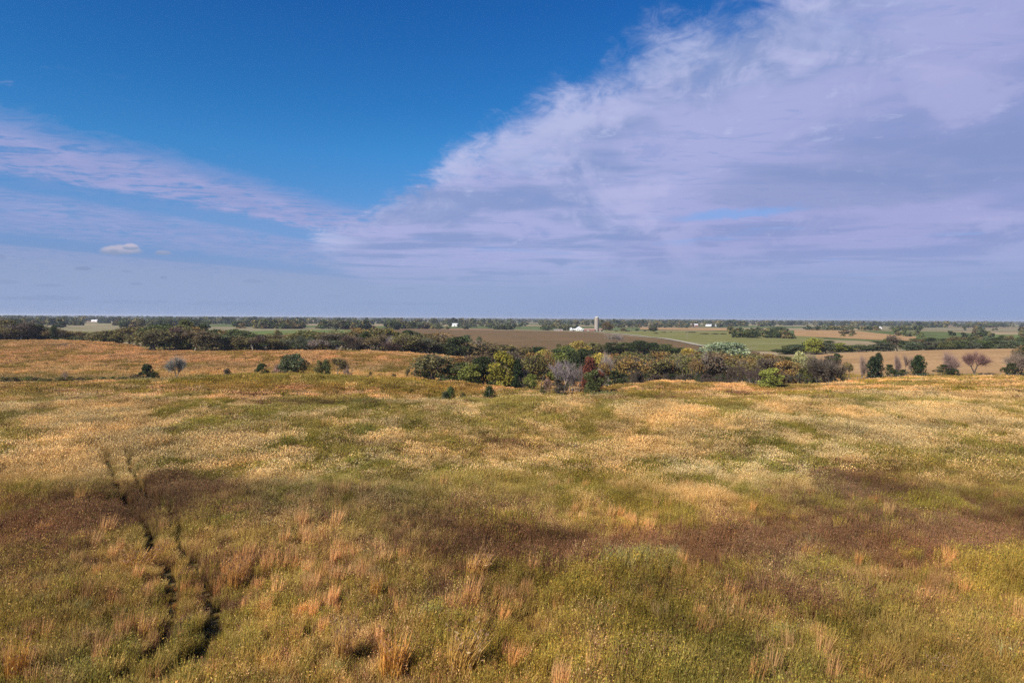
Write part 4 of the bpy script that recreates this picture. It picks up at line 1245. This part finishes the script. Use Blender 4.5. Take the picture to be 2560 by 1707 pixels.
def wood(name, label, lines, hgt, cols, seed, cat='woods'):
    """lines: (u0, u1, d0, d1, trees)"""
    g = np.random.default_rng(seed)
    P, S, Tn = [], [], []
    for (u0, u1, d0, d1, n) in lines:
        u = g.uniform(u0, u1, n); d = d0 + (d1 - d0) * g.uniform(0, 1, n) ** 1.4
        m_ = np.minimum(u - u0, u1 - u) / max(30., .18 * (u1 - u0))
        d = np.where(m_ < g.uniform(0, 1, n), d1 + (d - d1) * .3, d)
        # irregular: drop where a slow noise is low
        keep = fbm(u / 60.0 + seed, d / 300.0, seed, 2) > (0.43 if d1 < 2500 else 0.25)
        u, d = u[keep], d[keep]
        x = (u - 1280) / FPX * d
        P.append(np.stack([x, d, ground_z(x, d) - .3], 1))
        h = g.uniform(.55, 1.25, len(u)) * hgt / 7.5
        S.append(np.stack([h * g.uniform(.8, 1.5, len(u)), h * g.uniform(.8, 1.5, len(u)), h], 1))
        c = np.array([C_[k] for k in cols])[g.integers(0, len(cols), len(u))]
        Tn.append(c * g.uniform(.75, 1.2, (len(u), 1)))
    P, S, Tn = np.concatenate(P), np.concatenate(S), np.concatenate(Tn)
    m = len(P)
    me = bpy.data.meshes.new(name)
    me.vertices.add(m)
    me.vertices.foreach_set('co', P.astype(np.float32).ravel())
    for nm, ty, data, f in (('tint', 'FLOAT_COLOR', np.concatenate([Tn, np.ones((m, 1))], 1), 'color'), ('turn', 'FLOAT_VECTOR', np.stack([np.zeros(m), np.zeros(m), g.uniform(0, 6.28, m)], 1), 'vector'),
                            ('size', 'FLOAT_VECTOR', S, 'vector'), ('pick', 'INT', g.integers(0, 6, m), 'value')):
        a = me.attributes.new(nm, ty, 'POINT')
        a.data.foreach_set(f, np.ascontiguousarray(data.astype(np.int32 if ty == 'INT' else np.float32)).ravel())
    o = link(name, me)
    tag(o, label, cat, kind='stuff')
    instancer(o, far_coll)


MIXC = ('dgreen', 'dgreen', 'green', 'olive', 'ggreen', 'oliveb')
wood('draw_undergrowth', 'dark brush filling the ground under the trees of the wooded draw',
     [(1050, 1340, 158, 200, 240), (1400, 1960, 160, 210, 330), (1340, 1960, 210, 262, 260), (1950, 2100, 155, 260, 120), (380, 1130, 245, 275, 320), (-80, 150, 280, 298, 70), (190, 370, 284, 298, 60),
      (1520, 1710, 288, 310, 90)], 2.2, ('dbrown', 'dgreen', 'olive', 'dbrown'), 41, 'brush')
wood('left_far_woods', 'dark wood running along behind the pale field on the left', [(-80, 640, 880, 960, 260), (640, 880, 800, 900, 170), (300, 1060, 700, 800, 40), (640, 1070, 690, 860, 260), (-80, 420, 620, 760, 36)], 8.0, MIXC, 42)
wood('centre_far_woods', 'green wood behind the brown field left of the silo', [(1060, 1350, 790, 960, 110), (1300, 1440, 900, 1040, 70), (1050, 1340, 1000, 1500, 110)], 6.0, ('green', 'olive', 'ggreen', 'dgreen', 'green'), 43)
wood('right_far_woods', 'dark green woods right of the pasture', [(1480, 1830, 1150, 1400, 150), (1820, 2010, 540, 640, 70), (1820, 2000, 660, 900, 90), (1990, 2330, 900, 1040, 130), (2100, 2640, 600, 760, 90), (2440, 2640, 760, 900, 90), (1860, 2640, 1000, 1100, 60)],
     5.6, MIXC, 44)
wood('horizon_woods', 'thin dark bands of woods along the horizon', [(-150, 700, 1300, 2000, 420), (500, 1300, 1300, 2400, 300), (1200, 2000, 1500, 2600, 330), (1900, 2700, 1500, 2300, 420),
     (-200, 2760, 2600, 5200, 2200), (-200, 2760, 5200, 9500, 3600)], 12.0, ('dgreen', 'dgreen', 'green', 'olive'), 45)

# ------------------------------------------------------------------ farmstead
class Box:
    def __init__(s): s.V, s.F = [], []
    def box(s, x0, x1, y0, y1, z0, z1):
        n = len(s.V)
        s.V += [(x0, y0, z0), (x1, y0, z0), (x1, y1, z0), (x0, y1, z0), (x0, y0, z1), (x1, y0, z1), (x1, y1, z1), (x0, y1, z1)]
        s.F += [tuple(n + k for k in f) for f in ((0, 3, 2, 1), (4, 5, 6, 7), (0, 1, 5, 4), (1, 2, 6, 5), (2, 3, 7, 6), (3, 0, 4, 7))]
        return s
    def prism(s, pts, y0, y1):
        """outline in x-z extruded along y"""
        n, k = len(s.V), len(pts)
        s.V += [(x, y0, z) for x, z in pts] + [(x, y1, z) for x, z in pts]
        s.F += [tuple(n + i for i in range(k)), tuple(n + k + i for i in reversed(range(k)))]
        s.F += [(n + i, n + k + i, n + k + (i + 1) % k, n + (i + 1) % k) for i in range(k)]
        return s
    def lathe(s, prof, sides=20, cx=0, cy=0):
        n = len(s.V)
        for r, z in prof:
            s.V += [(cx + r * math.cos(t * 2 * math.pi / sides), cy + r * math.sin(t * 2 * math.pi / sides), z) for t in range(sides)]
        for i in range(len(prof) - 1):
            for t in range(sides):
                a, b = n + i * sides + t, n + i * sides + (t + 1) % sides
                s.F.append((a, b, b + sides, a + sides))
        s.F.append(tuple(n + (len(prof) - 1) * sides + t for t in range(sides)))
        s.F.append(tuple(n + t for t in reversed(range(sides))))
        return s
    def obj(s, name, mat, parent=None):
        me = bpy.data.meshes.new(name)
        me.from_pydata(s.V, [], s.F)
        me.materials.append(mat)
        me.update()
        return link(name, me, parent)


def empty(name, loc, rz=0.0):
    o = bpy.data.objects.new(name, None)
    COL.objects.link(o)
    o.location = loc
    o.rotation_euler = (0, 0, rz)
    return o


M_WHITE = simple_mat('white_siding', (.78, .77, .74), .7, .05)
M_GREYROOF = simple_mat('grey_roofing', (.22, .21, .20), .7, .1)
M_WROOF = simple_mat('white_metal_roof', (.70, .71, .72), .5, .05)
M_REDB = simple_mat('weathered_red_boards', (.26, .10, .08), .85, .15)
M_REDR = simple_mat('rusty_roofing', (.30, .19, .15), .8, .15)
M_GSHED = simple_mat('grey_boards', (.30, .27, .24), .85, .12)
M_STAVE = simple_mat('silo_concrete', (.27, .235, .20), .9, .12, .8)
M_CAP = simple_mat('silo_cap', (.40, .385, .36), .6, .08)
M_HOOP = simple_mat('silo_hoop', (.30, .25, .21), .7, .1)
M_GLASS = simple_mat('dark_window', (.035, .04, .05), .15, .05, 1.5, .5)
M_POLE = simple_mat('pole_wood', (.22, .18, .14), .9, .1)
M_STEEL = simple_mat('galvanised_steel', (.50, .50, .50), .45, .06)


def silo():
    b = gpt(1491.5, 812)
    t = empty('silo', b)
    tag(t, 'tall round concrete farm silo rising above the horizon', 'silo')
    rad = 2.35
    H = at_depth(np.array(1491.5), np.array(794.), 812.)[2] - b.z
    Box().lathe([(rad, -1), (rad, H)], 28).obj('barrel', M_STAVE, t)
    hb = None
    for k in range(13):
        z = .9 + k * (H - 1.4) / 12
        if hb is None:
            hb = Box()
            hb.lathe([(rad + .01, -.05), (rad + .06, -.05), (rad + .06, .05), (rad + .01, .05)], 28)
            o = hb.obj('hoop', M_HOOP, t); me_ = o.data
        else:
            o = link('hoop', me_, t)
        o.location = (0, 0, z)
    Box().lathe([(rad + .08, H), (rad + .05, H + .25), (rad * .85, H + .85), (rad * .5, H + 1.3), (.15, H + 1.5)], 28).obj('roof', M_CAP, t)
    Box().box(-rad - .55, -rad + .1, -.35, .35, 0, H * .98).obj('chute', M_STAVE, t)
    lad = Box()
    lad.box(rad + .08, rad + .13, -.25, -.2, .5, H); lad.box(rad + .08, rad + .13, .2, .25, .5, H)
    for k in range(int(H / .6)): lad.box(rad + .08, rad + .12, -.2, .2, .8 + k * .6, .84 + k * .6)
    lad.obj('ladder', M_STEEL, t)


def building(name, u, d, w, dep, h, roof_h, wall, roof, label, cat, wins=0, door=None, rz=0.0, gable_front=False):
    t = empty(name, gpt(u, d), rz)
    tag(t, label, cat)
    if gable_front:
        Box().prism([(-w / 2, -1), (w / 2, -1), (w / 2, h), (0, h + roof_h), (-w / 2, h)], -dep / 2, dep / 2).obj('wall', wall, t)
        rb = Box()
        k = .25
        for s in (-1, 1):
            rb.prism([(0, h + roof_h + .05), (s * (w / 2 + k), h - k * roof_h / (w / 2) + .05), (s * (w / 2 + k), h - k * roof_h / (w / 2) + .22), (0, h + roof_h + .25)][::s], -dep / 2 - k, dep / 2 + k)
        rb.obj('roof', roof, t)
    else:
        Box().box(-w / 2, w / 2, -dep / 2, dep / 2, -1, h).obj('wall', wall, t)
        rb = Box()
        k = .3
        n = len(rb.V)
        rb.V += [(-w / 2 - k, -dep / 2 - k, h + .003), (w / 2 + k, -dep / 2 - k, h + .003), (w / 2 + k, dep / 2 + k, h + .003), (-w / 2 - k, dep / 2 + k, h + .003), (-w / 2 - k, 0, h + roof_h), (w / 2 + k, 0, h + roof_h)]
        rb.F += [(0, 1, 5, 4), (2, 3, 4, 5), (1, 2, 5), (3, 0, 4), (3, 2, 1, 0)]
        rb.obj('roof', roof, t)
    for i in range(wins):
        x = -w / 2 + w * (i + .5) / wins
        Box().box(x - .45, x + .45, -dep / 2 - .06, -dep / 2 + .05, h * .35, h * .35 + 1.2).obj('window', M_GLASS, t)
    if door:
        x, dw, dh = door
        Box().box(x - dw / 2, x + dw / 2, -dep / 2 - .08, -dep / 2 + .05, -.5, dh).obj('door', M_GSHED if wall is not M_GSHED else M_REDB, t)
    return t


silo()
building('farmhouse', 1447.5, 800, 6.6, 8, 3.0, 2.2, M_WHITE, M_WROOF, 'white gabled farmhouse left of the silo', 'house', 3, (0.0, 1.0, 2.1), 0.1, True)
building('garage', 1436, 802, 5.6, 6, 2.1, .9, M_WHITE, M_WROOF, 'low white garage between the farmhouse and the small white shed', 'garage', 0, (0.3, 3.4, 1.7))
building('shed', 1427.4, 799, 2.6, 4, 2.6, 1.7, M_WHITE, M_WROOF, 'small white gabled shed at the left end of the farmstead', 'shed', 1, None, 0.0, True)
bn = empty('grain_bin', gpt(1458.5, 800))
tag(bn, 'small round grey grain bin right of the farmhouse', 'grain bin')
Box().lathe([(.85, -1), (.85, 2.3)], 18).obj('barrel', M_STEEL, bn)
Box().lathe([(.92, 2.3), (.5, 2.75), (.12, 3.0)], 18).obj('roof', M_WROOF, bn)
building('barn', 1473, 812, 12.0, 8, 2.0, 1.6, M_REDB, M_REDR, 'long low red barn left behind the silo', 'barn', 0, (-2, 2.4, 1.9))
building('machine_shed', 1499, 826, 5.5, 8, 2.2, 1.3, M_REDB, M_REDR, 'short rusty roofed shed right behind the silo', 'shed', 0, (0, 2.0, 1.8))
building('livestock_shed', 1396, 812, 10.0, 6, 1.5, .8, M_GSHED, M_GSHED, 'long low grey shed at the far left of the farmstead', 'shed', 0, (2, 1.6, 1.3))
for (u, d, w, h, rh, wall, roof, lab, cat) in (
        (180, 1500, 10, 4, 2, M_WHITE, M_WROOF, 'white shed on the horizon at the far left', 'shed'),
        (238, 1700, 14, 3.5, 1.5, M_WHITE, M_WROOF, 'low white barn on the horizon right of the far left one', 'barn'),
        (455, 1250, 7, 3.2, 1.5, M_WHITE, M_WROOF, 'tiny white house among the far trees above the left belt', 'house'),
        (626, 1150, 16, 3.4, 1.6, M_WHITE, M_WROOF, 'long white building among far trees on the left', 'barn'),
        (699, 1080, 8, 3.2, 1.5, M_WHITE, M_WROOF, 'short white building among far trees left of the centre', 'shed'),
        (1137, 1150, 10, 3.2, 2.0, M_WHITE, M_WROOF, 'white roofed building on the horizon left of the silo', 'barn'),
        (1735, 1500, 15, 3.2, 2.0, M_REDB, M_WROOF, 'red barn with a white roof on the horizon right of the silo', 'barn'),
        (1778, 1500, 24, 3.0, 1.6, M_WHITE, M_WROOF, 'long white barn right of the red one on the horizon', 'barn'),
        (2273, 1120, 10, 3.0, 1.5, M_WHITE, M_WROOF, 'white house between dark trees near the right horizon', 'house'),
        (2196, 1150, 6, 2.6, 1.2, M_WHITE, M_WROOF, 'tiny white shed left of the white house near the right horizon', 'shed'),
        (2450, 1100, 7, 2.6, 1.2, M_WHITE, M_WROOF, 'small white shed in the trees near the right edge', 'shed'),
        (2562, 760, 9, 3.0, 1.2, M_WHITE, M_WROOF, 'white building above the bright green field at the right edge', 'shed')):
    building('farm_' + cat, u, d, w, 8, h, rh, wall, roof, lab, cat, 2 if cat == 'house' else 0, None if cat == 'house' else (0, 2.2, h * .75))


def pole(u, d, h, label, arm=True):
    t = empty('utility_pole', gpt(u, d))
    tag(t, label, 'utility pole', 'utility poles along the gravel road')
    Box().lathe([(.15, -.5), (.10, h)], 8).obj('post', M_POLE, t)
    Box().box(-1.1, 1.1, -.06, .06, h - .75, h - .6).obj('crossarm', M_POLE, t)


pole(1394, 800, 7, 'utility pole by the long grey shed')
pole(1417, 790, 7.5, 'utility pole left of the small white shed')
pole(1510.5, 790, 7, 'utility pole under the orange olive tree')
pole(1576, 760, 7, 'utility pole on the pasture right of the lane trees')
pole(1718, 470, 6, 'utility pole low on the pasture near the dark bushes')


# fence posts along the stubble field
M_POST = simple_mat('fence_post_wood', (.17, .14, .11), .9, .1)
fp = Box().box(-.06, .06, -.06, .06, -.4, 1.25)
fence = empty('wire_fence', gpt(2330, 169.5))
tag(fence, 'post and wire fence along the near edge of the stubble field', 'fence')
pme = None
for i, u in enumerate(np.arange(2125, 2600, 21)):
    p = gpt(u, 169.5)
    if pme is None:
        o = fp.obj('post', M_POST, fence); pme = o.data
    else:
        o = link('post', pme, fence)
    o.location = p - fence.location
wr = Geo()
pts_ = [gpt(u, 169.5) - fence.location for u in np.arange(2125, 2600, 21)]
for a, b in zip(pts_[:-1], pts_[1:]):
    for z in (.35, .75, 1.12):
        tube(wr, (a.x, a.y, a.z + z), (b.x, b.y, b.z + z), .006, .006, (.3, .3, .3), 3)
link('wire', wr.mesh('wire', M_STEEL), fence)

# ------------------------------------------------------------------ tall grass clumps that stand out in the foreground
def tall_clump(seed, lean):
    g = np.random.default_rng(seed)
    G = Geo()
    tips = blades(G, g, 300, .25, .62, 1.5, .015, .12, .06, (.44, .23, .045), (.62, .375, .125), wind=lean, jit=.35)
    for t in range(3):
        P = tips[g.integers(0, len(tips), 60)] - np.abs(g.normal(0, .06, (60, 3))) * [0.3, .3, 1.2]
        flecks(G, g, P, .035, [(.33, .19, .11), (.24, .13, .08), (.42, .28, .15)], .25, 2.0, 2.8)
    blades(G, g, 110, .40, .3, .75, .014, .25, .3, (.14, .11, .035), (.34, .235, .075))
    return G.mesh('tall_clump', M_LEAF)


CL = [tall_clump(300 + i, l) for i, l in enumerate((.03, .10, .2, .13))]
TALL = [  # u, v of the base, width px, height px, colour factor, shape, label
    (980, 1722, 66, 118, (1.15, 1.0, .8), 0, 'large orange grass clump at the bottom edge, left of the centre'),
    (1148, 1718, 74, 130, (.95, 1.0, .95), 2, 'tall tan grass clump leaning right at the bottom centre'),
    (853, 1690, 40, 118, (.9, .9, .95), 1, 'slim tan clump with a reddish foot left of the large orange one'),
    (938, 1524, 28, 84, (1.05, 1.0, .85), 0, 'narrow golden clump up the slope from the large orange one'),
    (1184, 1470, 50, 82, (.95, .9, .9), 2, 'pinkish tan clump leaning right in the middle of the meadow'),
    (2020, 1424, 44, 56, (.8, .7, .7), 1, 'reddish clump below the brown patch on the right'),
    (2127, 1266, 12, 32, (.95, .9, 1.0), 0, 'small upright tan clump on the dark brown patch'),
    (2181, 1284, 22, 42, (.75, .55, .6), 0, 'small rusty red clump on the dark brown patch'),
    (2497, 1266, 22, 34, (.85, .7, .75), 3, 'small rusty clump near the right edge beyond the brown patch'),
    (1636, 1684, 50, 78, (.75, .72, .8), 1, 'dull brown tan clump at the bottom right of the centre'),
    (2342, 1716, 48, 64, (.9, .95, 1.05), 3, 'pale tan clump at the bottom right'),
    (104, 1350, 34, 44, (.95, .85, .9), 2, 'pale leaning clump near the left edge'),
    (576, 1312, 46, 46, (.85, .75, .85), 3, 'pinkish clump right of the wheel tracks'),
    (588, 1500, 44, 90, (.8, .7, .7), 1, 'rusty clump right of the wheel tracks, lower down'),
    (340, 1436, 70, 56, (.9, .85, .8), 3, 'wide rusty orange clump left of the wheel tracks'),
    (40, 1740, 44, 120, (1.0, .9, .75), 1, 'golden clump in the bottom left corner'),
]
for (u, v, w, h, c, k, lab) in TALL:
    p = hit(u, v, 8)
    d = p.y
    o = bpy.data.objects.new('tall_grass_clump', CL[k])
    COL.objects.link(o)
    o.location = p
    o.rotation_euler = (0, 0, random.uniform(-.4, .4))
    sl = math.hypot(d, ZC)
    o.scale = (w / FPX * sl / .62, w / FPX * sl / .62, h / FPX * sl / 1.4 * 1.1)
    o.color = tuple(c) + (1,)
    tag(o, lab, 'grass clump', 'tall bluestem clumps in the foreground')

# ------------------------------------------------------------------ air
hb = Box().box(-16500, 16500, -16500, 16500, -14, 22)
m_, nt_, e_, b_ = new_mat('haze_air')
nt_.nodes.remove(b_)
pv = nt_.nodes.new('ShaderNodeVolumePrincipled')
pv.inputs['Color'].default_value = (.82, .88, 1.0, 1)
pv.inputs['Density'].default_value = 0.00011
pv.inputs['Anisotropy'].default_value = 0.2
nt_.links.new(pv.outputs[0], nt_.nodes['Material Output'].inputs['Volume'])
hz_ = hb.obj('haze', m_)
tag(hz_, 'thin blue haze over the distant farmland', 'haze', kind='stuff')

# ------------------------------------------------------------------ tell alike neighbours apart by their order
ORD = ('first second third fourth fifth sixth seventh eighth ninth tenth eleventh twelfth thirteenth fourteenth fifteenth sixteenth seventeenth eighteenth nineteenth '
       'twentieth').split()
ORD += ['twenty-' + w for w in ORD[:9]] + ['thirtieth'] + ['thirty-' + w for w in ORD[:9]] + ['fortieth']
by = {}
for o in COL.objects:
    if o.parent is None and o.get('label') and o.get('group'):
        by.setdefault(o['label'], []).append(o)
for lab, os_ in by.items():
    if len(os_) > 1:
        os_.sort(key=lambda o: o.location.x / o.location.y)
        for i, o in enumerate(os_):
            o['label'] = ORD[i] + ' from the left, ' + lab
